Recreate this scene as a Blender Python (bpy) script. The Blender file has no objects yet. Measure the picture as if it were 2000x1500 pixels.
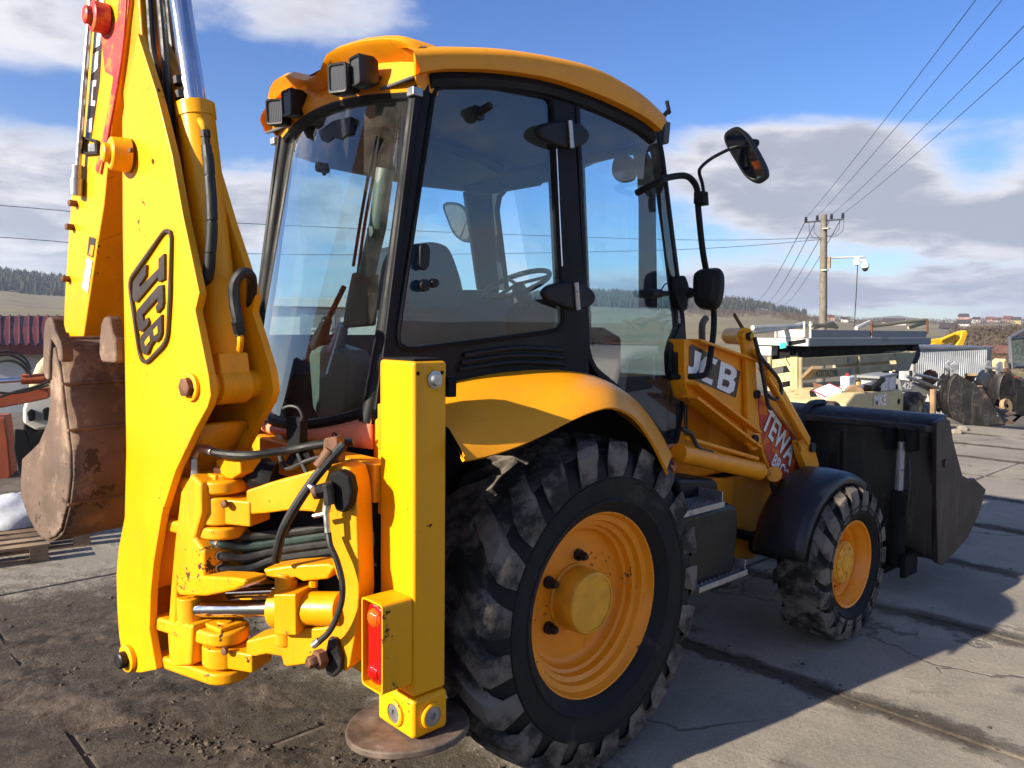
import bpy, bmesh, math, random
from mathutils import Vector as V, Matrix
R = math.radians
sc = bpy.context.scene
col = sc.collection
random.seed(7)

# ---------------------------------------------------------------- camera
CAM = V((-2.443, -3.079, 1.849)); YAW = R(46.98); PIT = R(-4.12); ROL = R(.6); FPX = 1538.0
LOOK = V((math.cos(YAW)*math.cos(PIT), math.sin(YAW)*math.cos(PIT), math.sin(PIT)))
_r0 = V((math.sin(YAW), -math.cos(YAW), 0)); _u0 = _r0.cross(LOOK)
RIGHT = _r0*math.cos(ROL) + _u0*math.sin(ROL); UP = -_r0*math.sin(ROL) + _u0*math.cos(ROL)
cd = bpy.data.cameras.new('camera'); cam = bpy.data.objects.new('camera', cd); col.objects.link(cam)
cd.sensor_width = 36; cd.lens = FPX/2000*36; cd.clip_start = .05; cd.clip_end = 9000
cam.matrix_world = Matrix(((RIGHT.x, UP.x, -LOOK.x, CAM.x), (RIGHT.y, UP.y, -LOOK.y, CAM.y), (RIGHT.z, UP.z, -LOOK.z, CAM.z), (0, 0, 0, 1)))
sc.camera = cam
sc.view_settings.view_transform = 'Standard'; sc.view_settings.look = 'None'
sc.view_settings.exposure = 1.2; sc.view_settings.gamma = 1; sc.view_settings.use_curve_mapping = False
sc.cycles.max_bounces = 5; sc.cycles.transparent_max_bounces = 12; sc.cycles.adaptive_threshold = .025; sc.cycles.caustics_reflective = False; sc.cycles.caustics_refractive = False

# survey helpers: where a sight line meets a plane of the machine or of the yard
def ray(px, py): return LOOK + RIGHT*((px-1000)/FPX) - UP*((py-750)/FPX)
def on(px, py, ax, v):
    d = ray(px, py); t = (v-CAM[ax])/d[ax]; return CAM + d*t
def onX(px, py, v): return on(px, py, 0, v)
def onY(px, py, v): return on(px, py, 1, v)
def onZ(px, py, v=0.): return on(px, py, 2, v)
def dep(px, py, d): return CAM + ray(px, py)*d
def onP(px, py, P, n):
    d = ray(px, py); return CAM + d*(((P-CAM).dot(n))/d.dot(n))

# ---------------------------------------------------------------- sun and sky
SUN_EL = R(23.5); SUN_HD = R(-9.5)          # the light travels along heading SUN_HD, coming down at SUN_EL
ld = V((math.cos(SUN_HD)*math.cos(SUN_EL), math.sin(SUN_HD)*math.cos(SUN_EL), -math.sin(SUN_EL)))
sl = bpy.data.lights.new('sun', 'SUN'); so = bpy.data.objects.new('sun', sl); col.objects.link(so)
sl.energy = 5.0; sl.angle = R(.55); sl.color = (1, .90, .74)
so.rotation_euler = (-ld).to_track_quat('Z', 'Y').to_euler(); so.location = (-8, 3, 12)
W = bpy.data.worlds.new('World'); sc.world = W; W.use_nodes = True
W.cycles.sampling_method = 'MANUAL'; W.cycles.sample_map_resolution = 512
def world():
    nt = W.node_tree; N = nt.nodes; L = nt.links; N.clear()
    def nd(t, **k):
        n = N.new(t)
        for a, b in k.items(): setattr(n, a, b)
        return n
    def mth(op, a, b=None, c=None):
        n = nd('ShaderNodeMath', operation=op)
        for i, x in enumerate((a, b, c)):
            if x is None: continue
            if isinstance(x, (int, float)): n.inputs[i].default_value = x
            else: L.new(x, n.inputs[i])
        return n.outputs[0]
    sky = nd('ShaderNodeTexSky', sky_type='NISHITA', sun_disc=False)
    sky.sun_elevation = SUN_EL
    src = -ld; sky.sun_rotation = math.atan2(src.x, src.y)
    sky.altitude = 400; sky.air_density = 1.0; sky.dust_density = .25; sky.ozone_density = 4.0
    tc = nd('ShaderNodeTexCoord'); sp = nd('ShaderNodeSeparateXYZ'); L.new(tc.outputs['Generated'], sp.inputs[0])
    x, y, z = sp.outputs
    az = mth('ARCTAN2', y, x); el = mth('ARCSINE', z)
    zz = mth('ADD', mth('MAXIMUM', z, 0.0), .16)
    cv = nd('ShaderNodeCombineXYZ'); L.new(mth('DIVIDE', x, zz), cv.inputs[0]); L.new(mth('DIVIDE', y, zz), cv.inputs[1]); cv.inputs[2].default_value = 3.7
    def noise(vec, s, d, r=.55, dist=0.):
        n = nd('ShaderNodeTexNoise'); n.inputs['Scale'].default_value = s; n.inputs['Detail'].default_value = d
        n.inputs['Roughness'].default_value = r; n.inputs['Distortion'].default_value = dist; L.new(vec, n.inputs['Vector']); return n.outputs['Fac']
    n1 = noise(cv.outputs[0], .85, 9, .56, .25)
    n2 = noise(cv.outputs[0], 3.2, 8, .6, .3)
    # cloud banks as they stand over the valley: (pixel centre, half width, half height, weight)
    banks = [(60, 50, 190, 120, .26), (30, 330, 190, 75, .30), (60, 480, 220, 80, .32), (640, 40, 240, 70, .22), (1560, 290, 300, 80, .30), (1720, 430, 300, 80, .33),
             (1650, 590, 600, 34, .20), (520, 400, 110, 80, .2), (1130, 560, 200, 50, .15), (1985, 420, 80, 55, .2), (1750, 560, 300, 30, .12),
             (1300, 90, 420, 80, -.36), (1760, 90, 300, 90, -.36), (100, 215, 170, 55, -.26), (480, 230, 120, 80, -.24), (1915, 350, 80, 60, -.22), (1720, 512, 150, 20, -.16), (1040, 300, 220, 160, -.15), (1330, 470, 120, 40, -.1)]
    bias = None
    for (px, py, w, h, a) in banks:
        d = ray(px, py).normalized(); a0 = math.atan2(d.y, d.x); e0 = math.asin(d.z)
        dx = mth('MULTIPLY', mth('SUBTRACT', az, a0), FPX/w); dy = mth('MULTIPLY', mth('SUBTRACT', el, e0), FPX/h)
        q = mth('ADD', mth('MULTIPLY', dx, dx), mth('MULTIPLY', dy, dy))
        g = mth('MULTIPLY', mth('POWER', 2.718, mth('MULTIPLY', q, -1.0)), a)
        bias = g if bias is None else mth('ADD', bias, g)
    dens = mth('ADD', mth('ADD', n1, mth('MULTIPLY', mth('SUBTRACT', n2, .5), .28)), bias)
    mr = nd('ShaderNodeMapRange', interpolation_type='SMOOTHSTEP'); L.new(dens, mr.inputs[0])
    mr.inputs[1].default_value = .49; mr.inputs[2].default_value = .70
    mask = mr.outputs[0]
    # thick middles are grey, thin rims white
    mr2 = nd('ShaderNodeMapRange', interpolation_type='SMOOTHSTEP'); L.new(mth('ADD', dens, mth('MULTIPLY', mth('SUBTRACT', n2, .5), .5)), mr2.inputs[0])
    mr2.inputs[1].default_value = .58; mr2.inputs[2].default_value = .86
    mx = nd('ShaderNodeMix', data_type='RGBA'); L.new(mr2.outputs[0], mx.inputs[0])
    mx.inputs[6].default_value = (5.3, 5.2, 5.4, 1); mx.inputs[7].default_value = (2.5, 2.65, 3.2, 1)
    # sky a little deeper blue than the model gives
    hs = nd('ShaderNodeHueSaturation'); hs.inputs['Hue'].default_value = .514; hs.inputs['Saturation'].default_value = 1.22; hs.inputs['Value'].default_value = 1.0; L.new(sky.outputs[0], hs.inputs['Color'])
    mm = nd('ShaderNodeMix', data_type='RGBA'); L.new(mask, mm.inputs[0]); L.new(hs.outputs[0], mm.inputs[6]); L.new(mx.outputs[2], mm.inputs[7])
    bg = nd('ShaderNodeBackground'); L.new(mm.outputs[2], bg.inputs[0]); bg.inputs[1].default_value = .078
    o = nd('ShaderNodeOutputWorld'); L.new(bg.outputs[0], o.inputs[0])
world()

# ---------------------------------------------------------------- materials
def new_mat(name):
    m = bpy.data.materials.new(name); m.use_nodes = True; nt = m.node_tree; nt.nodes.clear()
    return m, nt, nt.nodes, nt.links
def tex(N, L, kind, scale, vec=None, detail=6, rough=.6, out='Fac'):
    n = N.new(kind); n.inputs['Scale'].default_value = scale
    if 'Detail' in n.inputs: n.inputs['Detail'].default_value = detail
    if 'Roughness' in n.inputs: n.inputs['Roughness'].default_value = rough
    if vec: L.new(vec, n.inputs['Vector'])
    return n.outputs[out]
def ramp(N, L, fac, a, b, lo=0., hi=1.):
    n = N.new('ShaderNodeMapRange'); n.interpolation_type = 'SMOOTHSTEP'; L.new(fac, n.inputs[0])
    n.inputs[1].default_value = a; n.inputs[2].default_value = b; n.inputs[3].default_value = lo; n.inputs[4].default_value = hi
    return n.outputs[0]
def mixc(N, L, fac, a, b):
    n = N.new('ShaderNodeMix'); n.data_type = 'RGBA'
    for i, x in ((0, fac), (6, a), (7, b)):
        if isinstance(x, (int, float)): n.inputs[i].default_value = x
        elif isinstance(x, tuple): n.inputs[i].default_value = (*x[:3], 1)
        else: L.new(x, n.inputs[i])
    return n.outputs[2]
def pmat(name, base, rough=.5, metal=0., var=.12, vs=3., dirt=None, chips=None, bump=None, coat=0., rvar=.12, spec=.5, streak=None):
    """painted/plain surface: tone drift, optional dirt (colour, cover 0-1, scale), chips (colour, cover, scale), bump (strength, scale)"""
    m, nt, N, L = new_mat(name)
    tc = N.new('ShaderNodeTexCoord').outputs['Object']
    p = N.new('ShaderNodeBsdfPrincipled'); o = N.new('ShaderNodeOutputMaterial'); L.new(p.outputs[0], o.inputs[0])
    n = tex(N, L, 'ShaderNodeTexNoise', vs, tc, 7, .62)
    b2 = tuple(c*(1-var*1.6) for c in base); b1 = tuple(min(1, c*(1+var)) for c in base)
    c = mixc(N, L, ramp(N, L, n, .3, .7), b2, b1)
    rr = ramp(N, L, n, .3, .7, max(.02, rough-rvar), min(1, rough+rvar))
    if streak:
        mp = N.new('ShaderNodeMapping'); mp.inputs['Scale'].default_value = (streak[2], streak[2], streak[2]*.09); L.new(tc, mp.inputs[0])
        st = ramp(N, L, tex(N, L, 'ShaderNodeTexNoise', 1., mp.outputs[0], 6, .65), .5, .78, 0., streak[1]); c = mixc(N, L, st, c, streak[0])
        sc_ = N.new('ShaderNodeMapping'); sc_.inputs['Rotation'].default_value = (.5, .9, .3); sc_.inputs['Scale'].default_value = (1.5, 90, 1.5); L.new(tc, sc_.inputs[0])
        s2 = ramp(N, L, tex(N, L, 'ShaderNodeTexNoise', 1., sc_.outputs[0], 3, .5), .70, .74, 0., streak[1]*1.4); c = mixc(N, L, s2, c, tuple(q*.45 for q in base))
    if dirt:
        d = ramp(N, L, tex(N, L, 'ShaderNodeTexNoise', dirt[2], tc, 9, .68), .72-.42*dirt[1], .86-.34*dirt[1])
        c = mixc(N, L, d, c, dirt[0]); 
        a = N.new('ShaderNodeMix'); L.new(d, a.inputs[0]); L.new(rr, a.inputs[2]); a.inputs[3].default_value = .9; rr = a.outputs[0]
    if chips:
        d1 = tex(N, L, 'ShaderNodeTexNoise', chips[2], tc, 4, .7); d2 = tex(N, L, 'ShaderNodeTexNoise', chips[2]*.13, tc, 3, .5)
        ad = N.new('ShaderNodeMath'); ad.operation = 'ADD'; L.new(d1, ad.inputs[0]); L.new(d2, ad.inputs[1])
        d = ramp(N, L, ad.outputs[0], 1.36-.3*chips[1], 1.40-.3*chips[1])
        c = mixc(N, L, d, c, chips[0])
        a = N.new('ShaderNodeMix'); L.new(d, a.inputs[0]); L.new(rr, a.inputs[2]); a.inputs[3].default_value = .85; rr = a.outputs[0]
    L.new(c, p.inputs['Base Color']); L.new(rr, p.inputs['Roughness']); p.inputs['Metallic'].default_value = metal
    p.inputs['Coat Weight'].default_value = coat; p.inputs['Coat Roughness'].default_value = .15; p.inputs['Specular IOR Level'].default_value = spec
    if bump:
        b = N.new('ShaderNodeBump'); b.inputs['Strength'].default_value = bump[0]; b.inputs['Distance'].default_value = .01
        L.new(tex(N, L, 'ShaderNodeTexNoise', bump[1], tc, 8, .65), b.inputs['Height']); L.new(b.outputs[0], p.inputs['Normal'])
    return m
M = {}
YEL = (.83, .36, .001)
M['yellow'] = pmat('yellow_paint', YEL, .38, var=.05, vs=1.6, dirt=((.30, .16, .03), .12, 5.), chips=((.055, .028, .012), .27, 34.), bump=(.05, 30), spec=.35, streak=((.42, .20, .02), .38, 9.))
M['yellow_worn'] = pmat('worn_yellow_paint', (.80, .325, .002), .42, var=.06, vs=3., dirt=((.30, .16, .03), .16, 7.), chips=((.05, .026, .012), .38, 26.), bump=(.16, 30), spec=.35, streak=((.30, .15, .02), .5, 12.))
M['orange'] = pmat('shaded_yellow_paint', (.82, .295, .004), .42, var=.06, vs=2., dirt=((.26, .12, .03), .2, 4.), chips=((.06, .03, .015), .3, 30.), bump=(.05, 40), spec=.35, streak=((.30, .12, .02), .45, 9.))  # the machine's yellow again, coloured darker and redder as it looks in shade
M['roof'] = pmat('roof_yellow_paint', (.84, .32, .005), .38, var=.03, vs=1.2, dirt=((.38, .18, .03), .08, 6.), spec=.35, streak=((.45, .20, .02), .3, 7.))
M['faded'] = pmat('faded_pink_plastic', (.72, .26, .15), .5, var=.08, vs=3., dirt=((.35, .15, .07), .2, 6.))
M['rim'] = pmat('orange_rim_paint', (.88, .29, .003), .45, var=.06, vs=6., dirt=((.30, .13, .03), .25, 9.), chips=((.06, .028, .012), .42, 40.), bump=(.05, 40))
M['hub'] = pmat('mustard_hub_paint', (.76, .34, .012), .5, var=.12, vs=9., chips=((.10, .05, .02), .35, 30.), bump=(.25, 28))
M['red_paint'] = pmat('scuffed_red_paint', (.50, .03, .03), .5, var=.2, vs=6., dirt=((.72, .27, .01), .55, 16.))
M['black'] = pmat('black_plastic', (.006, .006, .008), .5, var=.2, vs=5., dirt=((.035, .03, .027), .08, 6.), spec=.3)
M['frame'] = pmat('black_frame_paint', (.004, .0045, .0065), .6, var=.2, vs=3., spec=.25)
M['dull_black'] = pmat('dull_black_sheet', (.005, .005, .006), .8, var=.3, vs=4., dirt=((.03, .025, .02), .15, 5.), spec=.25)
M['fender'] = pmat('blue_black_mudguard', (.010, .011, .015), .42, var=.2, vs=3., dirt=((.07, .06, .055), .1, 7.), bump=(.04, 30), spec=.4)
M['rubber'] = pmat('black_rubber', (.008, .0085, .010), .75, var=.25, vs=6., dirt=((.075, .065, .057), .38, 4.), bump=(.15, 22), spec=.3)
M['tread'] = pmat('dusty_tread_rubber', (.022, .02, .019), .85, var=.3, vs=7., dirt=((.17, .142, .118), .74, 5.), bump=(.5, 22), spec=.3)
M['hose'] = pmat('black_hose_rubber', (.012, .012, .012), .55, var=.3, vs=20., dirt=((.07, .06, .05), .15, 14.))
M['hose_green'] = pmat('green_hose_sleeve', (.012, .035, .03), .6, var=.3, vs=20., dirt=((.06, .06, .05), .15, 14.))
M['chrome'] = pmat('chrome_rod', (.62, .62, .66), .12, 1., var=.05, vs=10., rvar=.05)
M['zinc'] = pmat('zinc_fitting', (.46, .45, .43), .38, .9, var=.15, vs=30.)
M['steel'] = pmat('galvanised_steel', (.36, .36, .37), .45, .75, var=.12, vs=10., dirt=((.12, .11, .10), .3, 12.))
M['bolt'] = pmat('rusty_bolt_steel', (.16, .075, .04), .7, .3, var=.3, vs=30.)
M['dark_bolt'] = pmat('dark_bolt_steel', (.022, .02, .02), .5, .5, var=.3, vs=30.)
M['rust'] = pmat('rusted_bucket_steel', (.13, .082, .058), .8, .0, var=.28, vs=3.5, dirt=((.34, .235, .165), .55, 4.5), chips=((.05, .028, .02), .5, 18.), bump=(.35, 18))
M['rust_pad'] = pmat('worn_pad_steel', (.15, .105, .08), .7, .2, var=.3, vs=9., dirt=((.30, .24, .19), .3, 9.), chips=((.5, .2, .01), .2, 9.), bump=(.3, 22))
M['bucket_black'] = pmat('black_scuffed_steel', (.009, .0075, .0075), .5, .1, var=.3, vs=4., dirt=((.085, .060, .046), .42, 4.), streak=((.12, .088, .068), .6, 14.), chips=((.22, .19, .17), .2, 30.), bump=(.25, 14))
M['bucket_side'] = pmat('brown_black_steel', (.022, .0145, .012), .55, .1, var=.3, vs=4., dirt=((.10, .066, .048), .45, 5.), streak=((.15, .105, .08), .6, 16.), chips=((.25, .22, .2), .12, 30.), bump=(.2, 14))
M['white'] = pmat('white_decal', (.78, .78, .76), .4, var=.05, vs=8., dirt=((.45, .4, .33), .1, 12.))
M['badge'] = pmat('dark_brown_badge', (.035, .022, .018), .4, var=.1, vs=8.)
M['decal_dark'] = pmat('dark_decal_film', (.045, .024, .02), .35, var=.1, vs=8., dirt=((.2, .12, .06), .1, 12.))
M['lamp_black'] = pmat('lamp_housing', (.008, .008, .008), .5, var=.2, vs=9.)
M['seat'] = pmat('blue_grey_seat_cloth', (.030, .045, .075), .85, var=.2, vs=12.)
M['grey_in'] = pmat('grey_cab_lining', (.10, .108, .11), .75, var=.1, vs=5.)
M['console'] = pmat('grey_green_console', (.11, .135, .115), .42, var=.1, vs=4., dirt=((.09, .09, .07), .3, 9.))
M['brown_in'] = pmat('brown_lever_block', (.055, .026, .02), .5, var=.2, vs=9.)
def lens_mat(name, c, t=.0):
    m, nt, N, L = new_mat(name)
    p = N.new('ShaderNodeBsdfPrincipled'); o = N.new('ShaderNodeOutputMaterial'); L.new(p.outputs[0], o.inputs[0])
    tc = N.new('ShaderNodeTexCoord').outputs['Object']
    w = N.new('ShaderNodeTexWave'); w.inputs['Scale'].default_value = 40; w.bands_direction = 'Y'; L.new(tc, w.inputs['Vector'])
    b = N.new('ShaderNodeBump'); b.inputs['Strength'].default_value = .4; b.inputs['Distance'].default_value = .004; L.new(w.outputs['Fac'], b.inputs['Height']); L.new(b.outputs[0], p.inputs['Normal'])
    p.inputs['Base Color'].default_value = (*c, 1); p.inputs['Roughness'].default_value = .12; p.inputs['Subsurface Weight'].default_value = t
    p.inputs['Subsurface Radius'].default_value = (.01, .004, .004); return m
M['lens_red'] = lens_mat('red_lamp_lens', (.42, .006, .005)); M['lens_orange'] = lens_mat('orange_lamp_lens', (.68, .09, .006)); M['lens_clear'] = lens_mat('clear_lamp_lens', (.07, .072, .078))
def glass_mat(name, tint, refl=1.0):
    m, nt, N, L = new_mat(name)
    t = N.new('ShaderNodeBsdfTransparent'); t.inputs[0].default_value = (*tint, 1)
    g = N.new('ShaderNodeBsdfGlossy'); g.inputs['Roughness'].default_value = .004; g.inputs[0].default_value = (refl, refl, refl, 1)
    d = N.new('ShaderNodeBsdfDiffuse'); d.inputs[0].default_value = (.5, .48, .44, 1)
    ge = N.new('ShaderNodeNewGeometry'); dt = N.new('ShaderNodeVectorMath'); dt.operation = 'DOT_PRODUCT'; L.new(ge.outputs['Normal'], dt.inputs[0]); L.new(ge.outputs['Incoming'], dt.inputs[1])
    def mth(op, a, b=None):
        n = N.new('ShaderNodeMath'); n.operation = op
        for i, x in enumerate((a, b)):
            if x is None: continue
            if isinstance(x, (int, float)): n.inputs[i].default_value = x
            else: L.new(x, n.inputs[i])
        return n.outputs[0]
    c5 = mth('POWER', mth('SUBTRACT', 1.0, mth('ABSOLUTE', dt.outputs['Value'])), 5.0)      # Schlick, both faces of the pane
    fr = mth('MULTIPLY', mth('ADD', mth('MULTIPLY', c5, .96), .04), 2.2); fr = mth('MINIMUM', fr, 1.0)
    mx = N.new('ShaderNodeMixShader'); L.new(fr, mx.inputs[0]); L.new(t.outputs[0], mx.inputs[1]); L.new(g.outputs[0], mx.inputs[2])
    tc = N.new('ShaderNodeTexCoord').outputs['Object']
    du = ramp(N, L, tex(N, L, 'ShaderNodeTexNoise', 2.2, tc, 8, .7), .35, .85, .0, .13)
    m2 = N.new('ShaderNodeMixShader'); L.new(du, m2.inputs[0]); L.new(mx.outputs[0], m2.inputs[1]); L.new(d.outputs[0], m2.inputs[2])
    o = N.new('ShaderNodeOutputMaterial'); L.new(m2.outputs[0], o.inputs[0]); return m
M['glass'] = glass_mat('cab_glass', (.72, .90, .97)); M['glass_rear'] = glass_mat('rear_glass', (.70, .84, .84))
m, nt, N, L = new_mat('mirror_glass'); g = N.new('ShaderNodeBsdfGlossy'); g.inputs[0].default_value = (.7, .7, .7, 1); g.inputs[1].default_value = .02
o = N.new('ShaderNodeOutputMaterial'); L.new(g.outputs[0], o.inputs[0]); M['mirror'] = m

# ---------------------------------------------------------------- mesh building
class MB:
    def __init__(s): s.v = []; s.f = []; s.m = []
    def add(s, vs, fs, mi=0):
        b = len(s.v); s.v += [tuple(x) for x in vs]; s.f += [tuple(b+i for i in f) for f in fs]; s.m += [mi]*len(fs); return s
    def box(s, lo, hi, mi=0):
        a = [(x, y, z) for z in (lo[2], hi[2]) for y in (lo[1], hi[1]) for x in (lo[0], hi[0])]
        return s.add(a, [(0, 2, 3, 1), (4, 5, 7, 6), (0, 1, 5, 4), (2, 6, 7, 3), (0, 4, 6, 2), (1, 3, 7, 5)], mi)
    def obox(s, c, ax, ay, az, mi=0):            # centre and three half-extent vectors
        c, ax, ay, az = V(c), V(ax), V(ay), V(az)
        a = [c+ax*i+ay*j+az*k for k in (-1, 1) for j in (-1, 1) for i in (-1, 1)]
        return s.add(a, [(0, 2, 3, 1), (4, 5, 7, 6), (0, 1, 5, 4), (2, 6, 7, 3), (0, 4, 6, 2), (1, 3, 7, 5)], mi)
    def prism(s, poly, off, mi=0):
        poly = [V(p) for p in poly]; off = V(off); n = len(poly)
        vs = poly + [p+off for p in poly]
        fs = [tuple(range(n)), tuple(range(2*n-1, n-1, -1))] + [(i, i+n, (i+1) % n+n, (i+1) % n) for i in range(n)]
        return s.add(vs, fs, mi)
    def ringp(s, outer, inner, off, mi=0):       # plate with one opening; loops of equal length
        n = len(outer); off = V(off); o = [V(p) for p in outer]; i_ = [V(p) for p in inner]
        vs = o + i_ + [p+off for p in o] + [p+off for p in i_]; fs = []
        for k in range(n):
            j = (k+1) % n
            fs += [(k, j, n+j, n+k), (2*n+k, 3*n+k, 3*n+j, 2*n+j), (k, 2*n+k, 2*n+j, j), (n+k, n+j, 3*n+j, 3*n+k)]
        return s.add(vs, fs, mi)
    def tube(s, pts, r, n=10, caps=True, mi=0, flat=None):
        pts = [V(p) for p in pts]; k = len(pts); rs = r if isinstance(r, (list, tuple)) else [r]*k
        t0 = (pts[1]-pts[0]).normalized(); a = V((0, 0, 1)) if abs(t0.z) < .9 else V((1, 0, 0))
        u = t0.cross(a).normalized(); vs = []
        for i, p in enumerate(pts):
            t = (pts[min(i+1, k-1)]-pts[max(i-1, 0)]).normalized()
            u = (u - t*u.dot(t)).normalized(); w = t.cross(u)
            for j in range(n):
                an = 2*math.pi*j/n; vs.append(p+(u*math.cos(an)+w*math.sin(an))*rs[i])
        fs = [(i*n+j, i*n+(j+1) % n, (i+1)*n+(j+1) % n, (i+1)*n+j) for i in range(k-1) for j in range(n)]
        if caps: fs += [tuple(range(n-1, -1, -1)), tuple((k-1)*n+j for j in range(n))]
        return s.add(vs, fs, mi)
    def cyl(s, a, b, r, n=20, r2=None, mi=0): return s.tube([a, b], [r, r if r2 is None else r2], n, True, mi)
    def lathe(s, prof, o, axis, n=32, mi=0, a0=0., a1=None, close=False):
        o = V(o); ax = V(axis).normalized(); h = V((0, 0, 1)) if abs(ax.z) < .9 else V((1, 0, 0))
        u = ax.cross(h).normalized(); w = ax.cross(u); k = len(prof); full = a1 is None; m_ = n if full else n+1; vs = []
        for j in range(m_):
            an = a0 + (2*math.pi if full else a1-a0)*j/n
            for (r, t) in prof: vs.append(o + ax*t + (u*math.cos(an)+w*math.sin(an))*r)
        fs = []
        for j in range(n):
            jj = (j+1) % m_
            for i in range(k-1 if not close else k): fs.append((j*k+i, j*k+(i+1) % k, jj*k+(i+1) % k, jj*k+i))
        return s.add(vs, fs, mi)
    def grid(s, rows, mi=0, loop=False):
        k = len(rows[0]); vs = [p for r in rows for p in r]
        return s.add(vs, [(i*k+j, i*k+(j+1) % k, (i+1)*k+(j+1) % k, (i+1)*k+j) for i in range(len(rows)-1) for j in range(k if loop else k-1)], mi)
    def build(s, name, mat, parent=None, bevel=0., seg=2, ang=35, solid=0., sub=0, fix=True, weld=False):
        me = bpy.data.meshes.new(name); me.from_pydata(s.v, [], s.f); me.validate()
        mats = mat if isinstance(mat, (list, tuple)) else [mat]
        for q in mats: me.materials.append(M[q] if isinstance(q, str) else q)
        if len(mats) > 1 and len(me.polygons) == len(s.m): me.polygons.foreach_set('material_index', s.m)
        if fix or weld:
            bm = bmesh.new(); bm.from_mesh(me)
            if weld: bmesh.ops.remove_doubles(bm, verts=bm.verts, dist=1e-5)
            bmesh.ops.recalc_face_normals(bm, faces=bm.faces); bm.to_mesh(me); bm.free()
        me.polygons.foreach_set('use_smooth', [True]*len(me.polygons)); me.set_sharp_from_angle(angle=R(ang))
        o = bpy.data.objects.new(name, me); col.objects.link(o)
        if parent: adopt(o, parent)
        if solid: md = o.modifiers.new('thickness', 'SOLIDIFY'); md.thickness = solid; md.offset = 0
        if sub: md = o.modifiers.new('smooth', 'SUBSURF'); md.levels = sub; md.render_levels = sub
        if bevel:
            md = o.modifiers.new('edges', 'BEVEL'); md.width = bevel; md.segments = seg; md.limit_method = 'ANGLE'; md.angle_limit = R(40); md.harden_normals = True
        return o
WM = {}
def adopt(o, p):
    o.parent = p
    if p.name in WM: o.matrix_parent_inverse = WM[p.name].inverted()
def thing(name, loc, label, cat, group=None):
    o = bpy.data.objects.new(name, None); col.objects.link(o); o.location = loc; o.empty_display_size = .2
    WM[o.name] = Matrix.Translation(V(loc)); tag(o, label, cat, group); return o
def tag(o, label, cat, group=None, kind=None):
    if label: o['label'] = label
    if cat: o['category'] = cat
    if group: o['group'] = group
    if kind: o['kind'] = kind
    return o
def struct(o, label=None): o['kind'] = 'structure'; return tag(o, label, None)
def crom(pts, k=6, closed=False):
    pts = [V(p) for p in pts]; n = len(pts); out = []
    rng = range(n if closed else n-1)
    for i in rng:
        g = (lambda j: pts[j % n]) if closed else (lambda j: pts[max(0, min(n-1, j))])
        a, b, c, d = g(i-1), g(i), g(i+1), g(i+2)
        for q in range(k):
            t = q/k; out.append(.5*((2*b)+(c-a)*t+(2*a-5*b+4*c-d)*t*t+(3*b-a-3*c+d)*t**3))
    if not closed: out.append(pts[-1])
    return out
def resamp(poly, n):                      # closed loop to n evenly spaced points
    poly = [V(p) for p in poly]; m_ = len(poly); L_ = [(poly[(i+1) % m_]-poly[i]).length for i in range(m_)]; T = sum(L_); out = []
    for k in range(n):
        d = T*k/n; i = 0
        while d > L_[i] and i < m_-1: d -= L_[i]; i += 1
        out.append(poly[i].lerp(poly[(i+1) % m_], d/max(L_[i], 1e-9)))
    return out
def rnd(poly, r, k=4):                    # rounded corners of a planar loop
    poly = [V(p) for p in poly]; n = len(poly); out = []
    for i in range(n):
        a, b, c = poly[i-1], poly[i], poly[(i+1) % n]
        d1 = min(r, (a-b).length*.45); d2 = min(r, (c-b).length*.45); p = b+(a-b).normalized()*d1; q = b+(c-b).normalized()*d2
        for j in range(k+1):
            t = j/k; out.append(p*(1-t)**2+b*2*t*(1-t)+q*t*t)
    return out
DG = None
def text(name, s, o, xd, yd, size, mat, parent=None, ext=.001, bold=0., shear=0., sx=1.):
    """flat lettering: o = lower left corner, xd/yd = reading and up directions"""
    cu = bpy.data.curves.new(name, 'FONT'); cu.body = s; cu.size = 1.0; cu.extrude = ext/size; cu.offset = bold; cu.shear = shear; cu.resolution_u = 3
    tmp = bpy.data.objects.new('tmp', cu); col.objects.link(tmp)
    dg = bpy.context.evaluated_depsgraph_get(); me = bpy.data.meshes.new_from_object(tmp.evaluated_get(dg)); bpy.data.objects.remove(tmp)
    o, xd, yd = V(o), V(xd).normalized(), V(yd).normalized(); zd = xd.cross(yd)
    for v in me.vertices: c = v.co.copy(); v.co = o + xd*(c.x*size*sx) + yd*(c.y*size) + zd*(c.z*size)
    me.materials.clear(); me.materials.append(M[mat]); me.name = name
    ob = bpy.data.objects.new(name, me); col.objects.link(ob)
    if parent: adopt(ob, parent)
    return ob

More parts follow.
